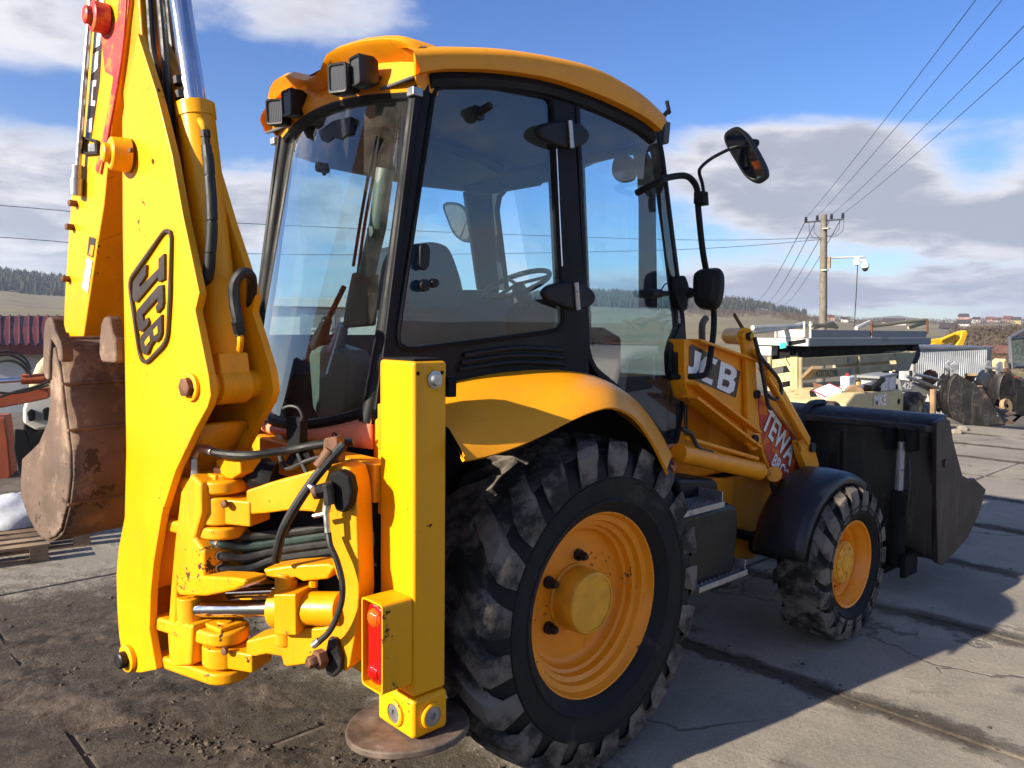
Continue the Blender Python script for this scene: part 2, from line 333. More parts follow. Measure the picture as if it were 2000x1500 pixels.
# ---------------------------------------------------------------- ground, slabs, hills
def ground_mat():
    m, nt, N, L = new_mat('yard_soil_and_fields')
    pos = N.new('ShaderNodeNewGeometry').outputs['Position']
    p = N.new('ShaderNodeBsdfPrincipled'); o = N.new('ShaderNodeOutputMaterial'); L.new(p.outputs[0], o.inputs[0])
    soil = mixc(N, L, ramp(N, L, tex(N, L, 'ShaderNodeTexNoise', 3., pos, 9, .7), .3, .7), (.055, .042, .032), (.16, .125, .095))
    f1 = tex(N, L, 'ShaderNodeTexNoise', .006, pos, 5, .6); f2 = tex(N, L, 'ShaderNodeTexNoise', .035, pos, 8, .7)
    v = N.new('ShaderNodeTexVoronoi'); v.inputs['Scale'].default_value = .0085; v.inputs['Randomness'].default_value = .8
    mp = N.new('ShaderNodeMapping'); mp.inputs['Rotation'].default_value = (0, 0, .5); mp.inputs['Scale'].default_value = (1, 2.2, 0); L.new(pos, mp.inputs[0]); L.new(mp.outputs[0], v.inputs['Vector'])
    field = mixc(N, L, ramp(N, L, f1, .4, .6), (.20, .15, .085), (.165, .145, .07))
    field = mixc(N, L, .45, field, mixc(N, L, v.outputs['Color'], (.13, .12, .055), (.26, .20, .11)))
    field = mixc(N, L, ramp(N, L, f2, .48, .68), field, (.10, .075, .05))
    dd = N.new('ShaderNodeVectorMath'); dd.operation = 'LENGTH'; L.new(pos, dd.inputs[0])
    c = mixc(N, L, ramp(N, L, dd.outputs['Value'], 35, 90), soil, field)
    L.new(c, p.inputs['Base Color']); p.inputs['Roughness'].default_value = .95
    b = N.new('ShaderNodeBump'); b.inputs['Strength'].default_value = .6; b.inputs['Distance'].default_value = .03; L.new(tex(N, L, 'ShaderNodeTexNoise', 14., pos, 9, .7), b.inputs['Height']); L.new(b.outputs[0], p.inputs['Normal'])
    return m
M['ground'] = ground_mat()
def lerp_tab(tab, x):
    if x <= tab[0][0]: return tab[0][1]
    for (a, b), (c, d) in zip(tab, tab[1:]):
        if x <= c: t = (x-a)/(c-a); t = t*t*(3-2*t); return b+(d-b)*t
    return tab[-1][1]
HOR = 639
RIDGE = [(250, [(-700, 612), (0, 612), (125, 617), (500, 622), (1350, 626), (1500, 622), (1600, 632), (1800, 645), (2000, 642), (2600, 640)]),
         (700, [(-700, 584), (0, 582), (120, 594), (500, 604), (1100, 600), (1350, 606), (1460, 609), (1520, 611), (1590, 618), (1700, 627), (2000, 623), (2600, 615)]),
         (1000, [(-900, 556), (0, 557), (120, 566), (400, 586), (1000, 586), (1180, 580), (1300, 584), (1420, 592), (1480, 596), (1530, 606), (1570, 612), (1600, 620), (1850, 622), (1900, 619), (2000, 619), (2600, 600)]),
         (2800, [(-900, 600), (500, 612), (1500, 618), (1660, 622), (1700, 614), (1745, 608), (1790, 613), (1840, 622), (2100, 621), (2600, 610)])]
def az_px(a):                                # heading -> picture column at the horizon
    d = a-YAW
    while d > math.pi: d -= 2*math.pi
    while d < -math.pi: d += 2*math.pi
    if d > R(75): d = R(75)
    if d < -R(75): d = -R(75)
    return 1000-FPX*math.tan(d)
def terr_h(a, r):
    px = az_px(a); k = 1/math.cos(max(-R(75), min(R(75), (a-YAW+math.pi) % (2*math.pi)-math.pi)))
    def rz(i): rr, tab = RIDGE[i]; return CAM.z+(HOR-lerp_tab(tab, px))/FPX*rr/max(k, 1)
    pts = [(0, -.012), (15.5, -.012), (26, -.9), (60, -2.0), (250, rz(0)), (700, rz(1)), (1000, rz(2)), (1500, rz(2)-40), (2800, rz(3)), (5200, -60)]
    return lerp_tab(pts, r)
mb = MB(); NA = 240
rad = [0, 3, 6, 10, 13, 16, 19, 22, 26, 32, 42, 60, 85, 120, 170, 250, 330, 420, 520, 620, 700, 800, 900, 1000, 1100, 1300, 1600, 2000, 2400, 2800, 3200, 4000, 5200]
rows = []
for r in rad:
    row = []
    for i in range(NA):
        a = 2*math.pi*i/NA; h = terr_h(a, r)
        if r > 200: h += (math.sin(a*37+r*.013)+math.sin(a*71-r*.007))*.0011*r*.5
        row.append(V((CAM.x+r*math.cos(a), CAM.y+r*math.sin(a), h)))
    rows.append(row)
mb.grid(rows, loop=True); GROUND = struct(mb.build('ground', 'ground', fix=False, ang=60))

def concrete_mat():
    m, nt, N, L = new_mat('worn_concrete_slab')
    g = N.new('ShaderNodeNewGeometry'); pos = g.outputs['Position']; oi = N.new('ShaderNodeObjectInfo')
    p = N.new('ShaderNodeBsdfPrincipled'); o = N.new('ShaderNodeOutputMaterial'); L.new(p.outputs[0], o.inputs[0])
    def mth(op, a, b=None):
        n = N.new('ShaderNodeMath'); n.operation = op
        for i, x in enumerate((a, b)):
            if x is None: continue
            if isinstance(x, (int, float)): n.inputs[i].default_value = x
            else: L.new(x, n.inputs[i])
        return n.outputs[0]
    big = tex(N, L, 'ShaderNodeTexNoise', .9, pos, 8, .62); fine = tex(N, L, 'ShaderNodeTexNoise', 55., pos, 5, .7); mid = tex(N, L, 'ShaderNodeTexNoise', 7., pos, 9, .7)
    c = mixc(N, L, ramp(N, L, big, .3, .7), (.215, .188, .15), (.37, .32, .25))
    c = mixc(N, L, mth('MULTIPLY', oi.outputs['Random'], .25), c, (.26, .24, .21))
    c = mixc(N, L, ramp(N, L, fine, .35, .75, 0., .5), c, (.14, .125, .105))
    sp = N.new('ShaderNodeSeparateXYZ'); L.new(pos, sp.inputs[0]); x, y, z = sp.outputs
    # soil trodden in behind the machine, thinning towards the open yard
    lx = ramp(N, L, x, -1.0, .35, 1., 0.)
    ly = ramp(N, L, y, 2.0, 3.4, 1., .25)
    soil = mth('MULTIPLY', lx, ly)
    s = ramp(N, L, mth('ADD', mth('ADD', mth('MULTIPLY', big, .55), mth('MULTIPLY', mid, .55)), mth('MULTIPLY', soil, .34)), .60, .82)
    # soil lying along the joints
    jx = mth('ABSOLUTE', mth('SUBTRACT', mth('FRACT', mth('DIVIDE', mth('ADD', mth('ADD', x, mth('MULTIPLY', mth('SUBTRACT', big, .5), .35)), 10.55), 1.5)), .5))
    jm = ramp(N, L, mth('ADD', jx, mth('MULTIPLY', mth('SUBTRACT', mid, .5), .18)), .405, .465)
    jm = mth('MULTIPLY', jm, ramp(N, L, tex(N, L, 'ShaderNodeTexNoise', .7, pos, 3, .5), .36, .5))
    s = mth('MAXIMUM', s, mth('MULTIPLY', jm, .93))
    dark = mixc(N, L, ramp(N, L, mid, .3, .7), (.035, .027, .021), (.105, .083, .062))
    c = mixc(N, L, s, c, dark)
    spots = ramp(N, L, tex(N, L, 'ShaderNodeTexNoise', 11., pos, 6, .75), .66, .73)
    c = mixc(N, L, spots, c, (.05, .042, .035))
    vo = N.new('ShaderNodeTexVoronoi'); vo.feature = 'DISTANCE_TO_EDGE'; vo.inputs['Scale'].default_value = .62; wn = N.new('ShaderNodeTexNoise'); wn.inputs['Scale'].default_value = 2.4; wn.inputs['Detail'].default_value = 8; L.new(pos, wn.inputs['Vector'])
    wv = N.new('ShaderNodeVectorMath'); wv.operation = 'MULTIPLY_ADD'; L.new(wn.outputs['Color'], wv.inputs[0]); wv.inputs[1].default_value = (.55, .55, .55); L.new(pos, wv.inputs[2]); L.new(wv.outputs[0], vo.inputs['Vector'])
    ck = mth('MULTIPLY', ramp(N, L, vo.outputs['Distance'], .003, .011, 1., 0.), ramp(N, L, tex(N, L, 'ShaderNodeTexNoise', .55, pos, 2, .5), .53, .60))
    c = mixc(N, L, mth('MULTIPLY', ck, .5), c, (.03, .024, .019))
    oil = ramp(N, L, tex(N, L, 'ShaderNodeTexNoise', 1.7, pos, 5, .55), .60, .72, 0., .6); c = mixc(N, L, oil, c, (.075, .066, .058))
    L.new(c, p.inputs['Base Color']); p.inputs['Roughness'].default_value = .93; p.inputs['Specular IOR Level'].default_value = .25
    hgt = mth('ADD', mth('ADD', mth('MULTIPLY', fine, .25), mth('SUBTRACT', mth('MULTIPLY', mid, .8), mth('MULTIPLY', ck, .7))), mth('MULTIPLY', mth('MULTIPLY', s, tex(N, L, 'ShaderNodeTexNoise', 26., pos, 8, .75)), 2.2))
    b = N.new('ShaderNodeBump'); b.inputs['Strength'].default_value = .7; b.inputs['Distance'].default_value = .018; L.new(hgt, b.inputs['Height']); L.new(b.outputs[0], p.inputs['Normal'])
    return m
M['concrete'] = concrete_mat()
rg = random.Random(3)
base = MB(); base.box((-.744, -1.492, -.14), (.744, 1.492, 0)); proto = base.build('slab', 'concrete', GROUND, bevel=.012)
first = True
for i in range(-2, 11):
    for j in range(-4, 2):
        o = proto if first else proto.copy()
        if not first: col.objects.link(o)
        first = False
        o.parent = GROUND
        o.location = (-1.55+1.5*i+.75+rg.uniform(-.006, .006), 3.1+3*j-1.5+rg.uniform(-.02, .02), rg.uniform(-.006, .003)); o.rotation_euler = (rg.uniform(-.002, .002), rg.uniform(-.002, .002), rg.uniform(-.004, .004))

# clods of soil on the slabs
def clods():
    mb = MB(); rg = random.Random(11)
    def lump(x, y, s):
        vs = []; n = 6
        for k in range(n):
            a = 2*math.pi*k/n+rg.random(); vs.append((x+math.cos(a)*s*rg.uniform(.7, 1.2), y+math.sin(a)*s*rg.uniform(.7, 1.2), rg.uniform(0, s*.25)))
        vs.append((x+rg.uniform(-.3, .3)*s, y+rg.uniform(-.3, .3)*s, s*rg.uniform(.5, 1.0))); 
        mb.add(vs, [(k, (k+1) % n, n) for k in range(n)])
    for _ in range(5200):
        x = rg.uniform(-2.0, .2); y = rg.uniform(-1.6, 2.6)
        k = math.sin(x*5.3+y*2.1)+math.sin(y*6.1-x*3.2)+math.sin(x*11+1)*.6
        if rg.random() > .35+.28*k: continue
        lump(x, y, .0025+.012*rg.random()**3.2)
    for t in range(900):                       # ridge of soil along the joint behind the wheel
        u = rg.random(); x = -1.55+rg.gauss(0, .05)+u*.9+.06*math.sin(u*9); y = 1.3-u*2.0+rg.gauss(0, .05)
        lump(x, y, .003+.015*rg.random()**3)
    for _ in range(500):
        xj = rg.choice((1.45, 2.95, 4.45, 1.45)); lump(xj+rg.gauss(0, .09), rg.uniform(-2.4, 2.2), .003+.012*rg.random()**3)
    o = mb.build('soil_clods', 'soil', fix=False, ang=20); tag(o, 'loose dark soil clods scattered over the concrete slabs', 'soil', kind='stuff')
def soil_sheet():
    from mathutils import noise as mn
    mb = MB(); st = .016; x0, x1, y0, y1 = -2.15, .15, -1.9, 2.7; nx, ny = int((x1-x0)/st), int((y1-y0)/st); vs = []; keep = []
    for i in range(nx+1):
        for j in range(ny+1):
            x, y = x0+i*st, y0+j*st
            n = mn.fractal(V((x*1.7, y*1.7, 3.1)), .9, 2.1, 5)*.5; f_ = mn.fractal(V((x*17, y*17, 1.3)), .8, 2.2, 4)
            ridge = math.exp(-((x+1.55-(1.3-y)*.45)/.16)**2)*.35 if -.8 < y < 1.5 else 0
            edge = min(1, (x-x0)/.3, (x1-x)/.5, (y-y0)/.3, (y1-y)/.5)
            h = (n+ridge-.02)*.045+f_*.006-(1-max(0, edge))*.03-.004
            vs.append((x, y, h)); keep.append(h > -.006)
    fs = []
    for i in range(nx):
        for j in range(ny):
            a = i*(ny+1)+j; q = (a, a+ny+1, a+ny+2, a+1)
            if any(keep[k] for k in q): fs.append(q)
    mb.add(vs, fs); o = mb.build('soil_patch', 'soil', fix=False, ang=60); tag(o, 'trodden dark soil lying over the slabs behind the machine', 'soil', kind='stuff')
M['soil'] = pmat('dark_soil', (.088, .068, .052), .95, var=.45, vs=6., dirt=((.16, .135, .11), .3, 5.), bump=(.8, 55), spec=.2)
clods(); soil_sheet()

# ================================================================ the backhoe loader
BH = thing('backhoe_loader', (0, 0, 0), 'yellow backhoe loader parked on the concrete yard, boom folded at its rear', 'backhoe loader')

# ---- wheels ------------------------------------------------------------
def tyre(mb, cx, cz, ysgn, yo, width, Rb, Rt, rim_r, nl, lug_w, lean):
    """yo = outer sidewall plane (|Y|), lugs in two slanting rows; mi 0 sidewall, 1 tread"""
    o = V((cx, 0, cz)); ym = yo-width/2
    prof = [(rim_r, yo-.055), (rim_r+.012, yo-.035), (rim_r+.05, yo-.012), (rim_r+.055, yo-.006), (rim_r+.062, yo-.006), (rim_r+.066, yo-.010), (rim_r+(Rb-rim_r)*.45, yo), (rim_r+(Rb-rim_r)*.52, yo), (rim_r+(Rb-rim_r)*.53, yo+.004), (rim_r+(Rb-rim_r)*.56, yo+.004), (rim_r+(Rb-rim_r)*.57, yo-.001), (rim_r+(Rb-rim_r)*.72, yo-.006), (Rb-.035, yo-.022), (Rb-.008, yo-.05)]
    inner = [(r, 2*ym-y) for r, y in reversed(prof)]
    k = len(prof)
    mb.lathe([(r, y) for r, y in prof], o, (0, ysgn, 0), 72, 0)
    mb.lathe([prof[-1], (Rb+.006, yo-width*.3), (Rb+.008, ym), (Rb+.006, yo-width*.7), inner[0]], o, (0, ysgn, 0), 72, 1)
    mb.lathe(inner, o, (0, ysgn, 0), 72, 0)
    rr = random.Random(5)
    def P(an, y, r): return V((cx+r*math.cos(an), ysgn*y, cz+r*math.sin(an)))
    for side in (1, -1):
        for i in range(nl):
            a = 2*math.pi*(i+(.5 if side < 0 else 0))/nl
            st = []
            jit = rr.uniform(-.012, .012)
            # stations from the centre line to over the shoulder: (fraction of half width, angle shift, outer radius, inner radius, half lug width)
            for q, (u, sh, ro, ri, w) in enumerate([(-.12, -.04*lean, Rt, Rb-.01, .75), (.25, .16*lean, Rt, Rb-.01, .95), (.62, .42*lean, Rt-.004, Rb-.01, 1.0), (.9, .66*lean, Rt-.012, Rb-.02, 1.1), (1.0, .76*lean, Rt-.045, Rb-.045, 1.15), (1.012, .82*lean, Rb-.075, Rb-.11, 1.05)]):
                y = ym+side*u*width/2; da = lug_w*w/Rt/2*rr.uniform(.9, 1.1); an = a+sh+jit+rr.uniform(-.008, .008); ro -= rr.uniform(0, .010)*(1 if q < 5 else .3)
                st.append([P(an-da*1.15, y, ri), P(an-da, y, ro), P(an+da, y, ro), P(an+da*1.15, y, ri)])
            mb.grid(st, 1); mb.add(st[0], [(0, 1, 2, 3)], 1); mb.add(st[-1], [(0, 1, 2, 3)], 1)
def rear_wheel(sg):
    ys = sg
    t = MB(); tyre(t, 0, .705, ys, 1.045, .44, .655, .70, .385, 21, .105, .38)
    tw = t.build('rear_wheel', ['rubber', 'tread'], BH, ang=32)
    r = MB(); o = V((0, 0, .705)); ax = (0, ys, 0)
    r.lathe([(.392, .975), (.398, .99), (.392, .995), (.381, .992), (.376, .975), (.368, .962), (.345, .955), (.338, .93), (.318, .922), (.312, .895), (.298, .888), (.292, .862), (.276, .848), (.262, .845), (.20, .85), (.10, .852), (.0, .852)], o, ax, 64)
    r.lathe([(.39, .97), (.33, .85), (.31, .65), (.38, .60)], o, ax, 40)
    rm = r.build('rim', 'rim', tw, ang=40)
    h = MB(); h.lathe([(.142, .845), (.142, .86), (.134, .866), (.134, .958), (.128, .968), (.118, .97), (.118, .966), (.0, .966)], o, ax, 40)
    if False: h.obox((.02, ys*.966, .745), (.035, 0, 0), (0, .004, 0), (0, 0, .02)); h.obox((-.015, ys*.966, .70), (.045, 0, .01), (0, .004, 0), (0, 0, .012)); h.obox((.03, ys*.966, .655), (.03, 0, -.012), (0, .003, 0), (0, 0, .012))
    h.build('hub', 'hub', tw, ang=40)
    for an in (80, 148, 214):
        b = MB(); c = V((.205*math.cos(R(an)), 0, .705+.205*math.sin(R(an)))) if an not in (80, 148, 214) else V((.178*math.cos(R(an)), 0, .705+.178*math.sin(R(an))))
        b.lathe([(.026, .85), (.026, .868), (.019, .87), (.019, .893), (.013, .905), (0, .907)], c, ax, 10); b.build('wheel_bolt', 'dark_bolt', tw)
rear_wheel(-1); rear_wheel(1)
def front_wheel(sg):
    t = MB(); tyre(t, 2.17, .468, sg, 1.14, .31, .435, .466, .252, 18, .085, .42)
    tw = t.build('front_wheel', ['rubber', 'tread'], BH, ang=32)
    r = MB(); o = V((2.17, 0, .468)); ax = (0, sg, 0)
    r.lathe([(.256, 1.095), (.262, 1.11), (.256, 1.116), (.248, 1.112), (.243, 1.09), (.225, 1.075), (.215, 1.03), (.195, 1.015), (.185, .985), (.15, .985), (.0, .99)], o, ax, 48)
    r.build('rim', 'rim', tw, ang=40)
    h = MB(); h.lathe([(.128, .985), (.128, 1.055), (.118, 1.066), (.112, 1.066), (.112, 1.072), (.06, 1.075), (.055, 1.082), (0, 1.083)], o, ax, 32)
    h.build('hub', 'hub', tw, ang=40)
    for k in range(8):
        an = 2*math.pi*(k+.3)/8; b = MB(); b.lathe([(.011, 1.06), (.011, 1.078), (0, 1.08)], o+V((.09*math.cos(an), 0, .09*math.sin(an))), ax, 6); b.build('wheel_bolt', 'hub', tw)
front_wheel(-1); front_wheel(1)
for sg in (-1, 1):                                            # mudguards over the front wheels
    mb = MB(); rows = []
    for i in range(15):
        an = R(56+(169-56)*i/14); rr = .53+.006*math.sin(i*.7)
        row = [(rr-.075, 1.052), (rr-.03, 1.05), (rr-.008, 1.035), (rr, 1.0), (rr+.006, .9), (rr, .78), (rr-.03, .74)]
        w = .0 if 0 < i < 14 else -.0
        rows.append([V((2.17+a*math.cos(an), sg*y, .468+a*math.sin(an))) for a, y in (row if i > 1 else [(a+.012*(2-i) if k < 2 else a, y) for k, (a, y) in enumerate(row)])])
    mb.grid(rows); mb.build('front_mudguard', 'fender', BH, solid=.012, ang=50)
# axles and underbody
mb = MB(); mb.cyl((0, -.85, .705), (0, .85, .705), .13, 20); mb.box((-.2, -.2, .5), (.2, .2, .92)); mb.build('rear_axle', 'dull_black', BH, bevel=.02)
mb = MB(); mb.cyl((2.17, -.98, .468), (2.17, .98, .468), .075, 16); mb.box((2.0, -.18, .35), (2.34, .18, .6)); mb.build('front_axle', 'dull_black', BH, bevel=.02)
mb = MB(); mb.box((-.9, -.36, .55), (1.3, .36, 1.15)); mb.box((1.3, -.40, .52), (2.9, .40, .95)); mb.build('chassis', 'dull_black', BH, bevel=.02)
mb = MB(); mb.prism([onY(*p, -.47) for p in [(1330, 930), (1420, 935), (1500, 925), (1515, 1000), (1507, 1060), (1470, 1092), (1405, 1090), (1330, 1100)]], (0, .06, 0))
mb.build('chassis_side', 'orange', BH, bevel=.008)
mb = MB(); mb.prism([(1.1, -.44, .95), (2.75, -.44, .95), (2.78, -.44, 1.28), (2.6, -.44, 1.42), (1.1, -.44, 1.6)], (0, .88, 0)); mb.build('bonnet', 'orange', BH, bevel=.05, seg=4)

# ---- rear frame, stabilisers --------------------------------------------
mb = MB(); mb.box((-.955, -.79, 1.235), (-.86, .79, 1.37)); mb.box((-.955, -.79, .60), (-.86, .79, .73)); mb.box((-.87, -.72, .66), (-.82, .72, 1.3)); mb.build('slide_frame', 'yellow_worn', BH, bevel=.008)
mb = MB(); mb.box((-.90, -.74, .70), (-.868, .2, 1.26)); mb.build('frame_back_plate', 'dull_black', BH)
def stabiliser(sg):
    y0, y1 = sg*.785, sg*.987
    lo, hi = min(y0, y1), max(y0, y1)
    a = MB(); a.box((-.93, lo, .60), (-.79, hi, 1.735)); post = a.build('stabiliser_leg', 'yellow', BH, bevel=.014, seg=3)
    a = MB(); a.box((-.92, lo+.012, 1.735), (-.80, hi-.012, 1.742)); a.build('end_plate', 'dull_black', post)
    a = MB(); a.box((-.936, lo-.006, .455), (-.784, hi+.006, .595)); a.build('foot_collar', 'yellow', post, bevel=.018, seg=3)
    # round plugs in the collar
    for c, n in ((V((-.937, (lo+hi)/2+.01*sg, .522)), V((-1, 0, 0))), (V((-.858, y1+sg*.007, .522)), V((0, sg, 0)))):
        a = MB(); a.lathe([(.045, -.012), (.045, .008), (.040, .012), (.034, .012), (.034, .004)], c, n, 24); a.build('plug_ring', 'yellow', post)
        a = MB(); a.lathe([(.034, .003), (.034, .008), (.012, .009), (.012, .002), (0, .002)], c, n, 20); a.build('plug', 'steel', post)
    a = MB(); a.lathe([(.03, 0), (.03, .006), (.022, .008), (.022, .016), (.018, .02), (0, .02)], V((-.865+.02, y1, 1.672)), (0, sg, 0), 20); a.build('cap_bolt', 'zinc', post)
    for dx in (-.055, .045):
        a = MB(); a.lathe([(.007, 0), (.007, .0015), (0, .0015)], V((-.858+dx, y1+sg*.0, 1.695)), (0, sg, 0), 10); a.build('hole', 'dull_black', post)
    # brackets on the inner edge
    for z in (1.42, 1.19):
        a = MB(); a.box((-.925, min(y0, y0-sg*.02), z), (-.80, max(y0, y0-sg*.02), z+.16)); a.build('guide_pad', 'yellow_worn', post, bevel=.006)
    # worn half-round foot pad
    pts = []
    for k in range(25):
        an = 2*math.pi*k/24; x = math.cos(an); y = math.sin(an); pts.append((-.862+.225*x, (lo+hi)/2-sg*.03+.205*y*(1+.1*x), .420))
    a = MB(); a.prism(pts[:-1], (0, 0, .028)); a.obox((-.86, (lo+hi)/2, .44), (.055, 0, 0), (0, .07, 0), (0, 0, .03)); pd = a.build('foot_pad', 'rust_pad', post, bevel=.008)
    # lamp box on the rear face
    yb = [sg*.984, sg*.858]; lo2, hi2 = min(yb), max(yb); x0, x1 = -1.05, -.932
    a = MB(); th = .007
    poly = rnd([(x0, lo2, .645), (x0, hi2, .645), (x0, hi2, .948), (x0, lo2, .948)], .018)
    inn = rnd([(x0, lo2+th, .645+th), (x0, hi2-th, .645+th), (x0, hi2-th, .948-th), (x0, lo2+th, .948-th)], .014)
    a.ringp(poly, inn, (x1-x0, 0, 0)); a.box((x1-.012, lo2+.004, .65), (x1-.004, hi2-.004, .943)); lb = a.build('lamp_box', 'yellow', post, bevel=.002)
    ym = (lo2+hi2)/2
    a = MB(); a.prism(rnd([(-1.040, ym-.040, .662), (-1.040, ym+.040, .662), (-1.040, ym+.040, .935), (-1.040, ym-.040, .935)], .036, 6), (.1, 0, 0)); tl = a.build('tail_lamp', 'lens_red', lb, bevel=.008, seg=3)
    for z, mt, nm in ((.888, 'lens_orange', 'indicator_lens'), (.705, 'lens_red', 'brake_lens')):
        a = MB(); a.lathe([(0, .018), (.016, .016), (.028, .009), (.034, -.002)], V((-1.040, ym, z)), (-1, 0, 0), 20); a.build(nm, mt, lb)
stabiliser(-1); stabiliser(1)

# ---- slew: hinge axis, boom plane -----------------------------------------
TH = R(100); SD = V((math.cos(TH), math.sin(TH), 0)); NN = V((-math.sin(TH), math.cos(TH), 0)); HG = V((-1.28, -.30, 0)); UZ = V((0, 0, 1))
def BO(s, z, o): return HG+SD*s+NN*o+UZ*z
def BP(px, py, o): return onP(px, py, HG+NN*o, NN)
EC = V((.22, -.40, 0)).normalized(); NC = V((EC.y, -EC.x, 0))       # carriage plane
if NC.x > 0: NC = -NC
def CP(px, py, o=0.): return onP(px, py, HG+NC*o, NC)
c_px = [(480, 958), (505, 950), (525, 943), (575, 930), (626, 914), (645, 911), (668, 909), (684, 916), (692, 940), (696, 970), (699, 1050), (702, 1158), (698, 1220), (690, 1266), (684, 1300), (676, 1313), (668, 1311), (664, 1302), (610, 1296), (560, 1303), (553, 1300), (549, 1283), (520, 1278), (480, 1288),
        (480, 1252), (530, 1240), (578, 1230), (630, 1226), (655, 1218), (667, 1195), (665, 1150), (650, 1105), (645, 1073), (641, 1030), (632, 1010), (610, 1000), (564, 997), (520, 1003), (480, 1006)]
mb = MB(); mb.prism([CP(x, y, .055) for x, y in c_px], NC*-.11); CAR = mb.build('slew_carriage', 'yellow_worn', BH, bevel=.016, seg=3)
for z0, z1, r in ((1.135, 1.235, .082), (.607, .683, .082)):
    mb = MB(); mb.cyl(HG+UZ*z0, HG+UZ*z1, r, 28); mb.obox(HG+EC*.08+UZ*(z0+z1)/2, EC*.08, NC*.06, UZ*(z1-z0)*.46); mb.build('hinge_boss', 'yellow_worn', CAR, bevel=.008)
for px, py in ((437, 985), (437, 1272)):
    c = onP(px, py, HG+NC*.083, NC); mb = MB(); mb.lathe([(.014, -.01), (.014, .002), (.008, .006), (0, .006)], c, -EC*.2+NC, 12); mb.build('grease_plug', 'bolt', CAR)
# pump-side flange with bolts above the swing ram
mb = MB(); q = [CP(x, y, .05) for x, y in [(512, 1112), (560, 1105), (640, 1100), (655, 1108), (640, 1132), (590, 1136), (575, 1128), (545, 1135), (520, 1128)]]
mb.prism(q, NC*-.10); mb.build('ram_flange', 'yellow_worn', CAR, bevel=.01, seg=3)
for px in (572, 612): 
    mb = MB(); mb.cyl(CP(px, 1132, .02), CP(px, 1146, .02), .016, 6); mb.build('flange_bolt', 'yellow_worn', CAR, bevel=.002)
# lower plate bolt with the big nut
mb = MB(); c = CP(652, 1285, .06); mb.prism([CP(x, y, .075) for x, y in [(640, 1246), (656, 1248), (667, 1285), (666, 1310), (652, 1325), (637, 1318), (630, 1295)]], NC*-.03); mb.build('retaining_plate', 'dark_bolt', CAR, bevel=.008)
mb = MB(); c = CP(632, 1285, .08); mb.lathe([(.034, 0), (.034, .03), (.022, .032), (.022, .055), (.017, .062), (0, .062)], c, NC-EC*.5, 6); mb.build('large_nut', 'bolt', CAR, bevel=.002)
# swing casting with its two forks
def fork(z0, z1, w0=.085, s1=.30, w1=.12):
    pts = [HG+SD*s1+NN*w1+UZ*z0]
    for k in range(13):
        an = R(90+180*k/12); pts.append(HG+SD*(math.cos(an)*w0)+NN*(math.sin(an)*w0)+UZ*z0)
    pts.append(HG+SD*s1-NN*w1+UZ*z0)
    m_ = MB(); m_.prism(pts, UZ*(z1-z0)); return m_
mb = MB(); mb.prism([BP(x, y, .105) for x, y in [(372, 925), (392, 945), (394, 1000), (380, 1052), (398, 1078), (398, 1138), (345, 1142), (342, 1215), (376, 1222), (372, 1300), (330, 1306), (326, 1240), (332, 1150), (340, 1060), (352, 960)]], NN*-.22)
CAST = mb.build('swing_casting', 'yellow_worn', BH, bevel=.012, seg=3)
for z0, z1 in ((1.245, 1.295), (1.082, 1.128), (.692, .745), (.55, .598)): fork(z0, z1).build('fork_plate', 'yellow_worn', CAST, bevel=.012, seg=3)
mb = MB(); mb.cyl(HG+UZ*1.29, HG+UZ*1.312, .05, 20); mb.obox(HG+SD*.03+UZ*1.302, SD*.06, NN*.05, UZ*.012); mb.build('pin_cap', 'yellow_worn', CAST, bevel=.006)
mb = MB(); mb.cyl(HG+UZ*.742, HG+UZ*.765, .03, 16); mb.obox(HG+UZ*.75, SD*.055, NN*.055, UZ*.009); mb.build('pin_cap', 'yellow_worn', CAST, bevel=.006)
mb = MB(); mb.prism([BP(x, y, .11) for x, y in [(342, 1152), (345, 1132), (372, 1124), (455, 1128), (478, 1132), (478, 1144), (455, 1154), (400, 1165), (350, 1164)]], NN*-.09); mb.build('ram_lug', 'yellow_worn', CAST, bevel=.014, seg=3)
# swing ram
A = onP(372, 1190, HG+NN*.06, NN); B_ = CP(548, 1187, .03); C_ = CP(668, 1189, .03)
mb = MB(); d = (C_-B_).normalized(); mb.tube([B_-d*.02, B_+d*.03, B_+d*.03, C_], [.07, .07, .058, .058], 24); mb.obox(B_+d*.065, d*.045, NC*.07, UZ*.072); mb.cyl(B_-UZ*.13+d*.02, B_+UZ*.13+d*.02, .036, 20)
RAM = mb.build('swing_ram', 'yellow_worn', BH, bevel=.006)
mb = MB(); mb.tube([A+(B_-A).normalized()*.04, B_], .030, 20); mb.build('rod', 'chrome', RAM)
mb = MB(); mb.cyl(A-UZ*.052, A+UZ*.052, .047, 24); mb.build('rod_eye', 'yellow_worn', RAM, bevel=.006)
mb = MB(); a2 = BP(480, 1168, -.05); mb.tube([a2-SD*-.1, CP(600, 1150, -.05)], .024, 16); mb.build('rod', 'chrome', RAM)

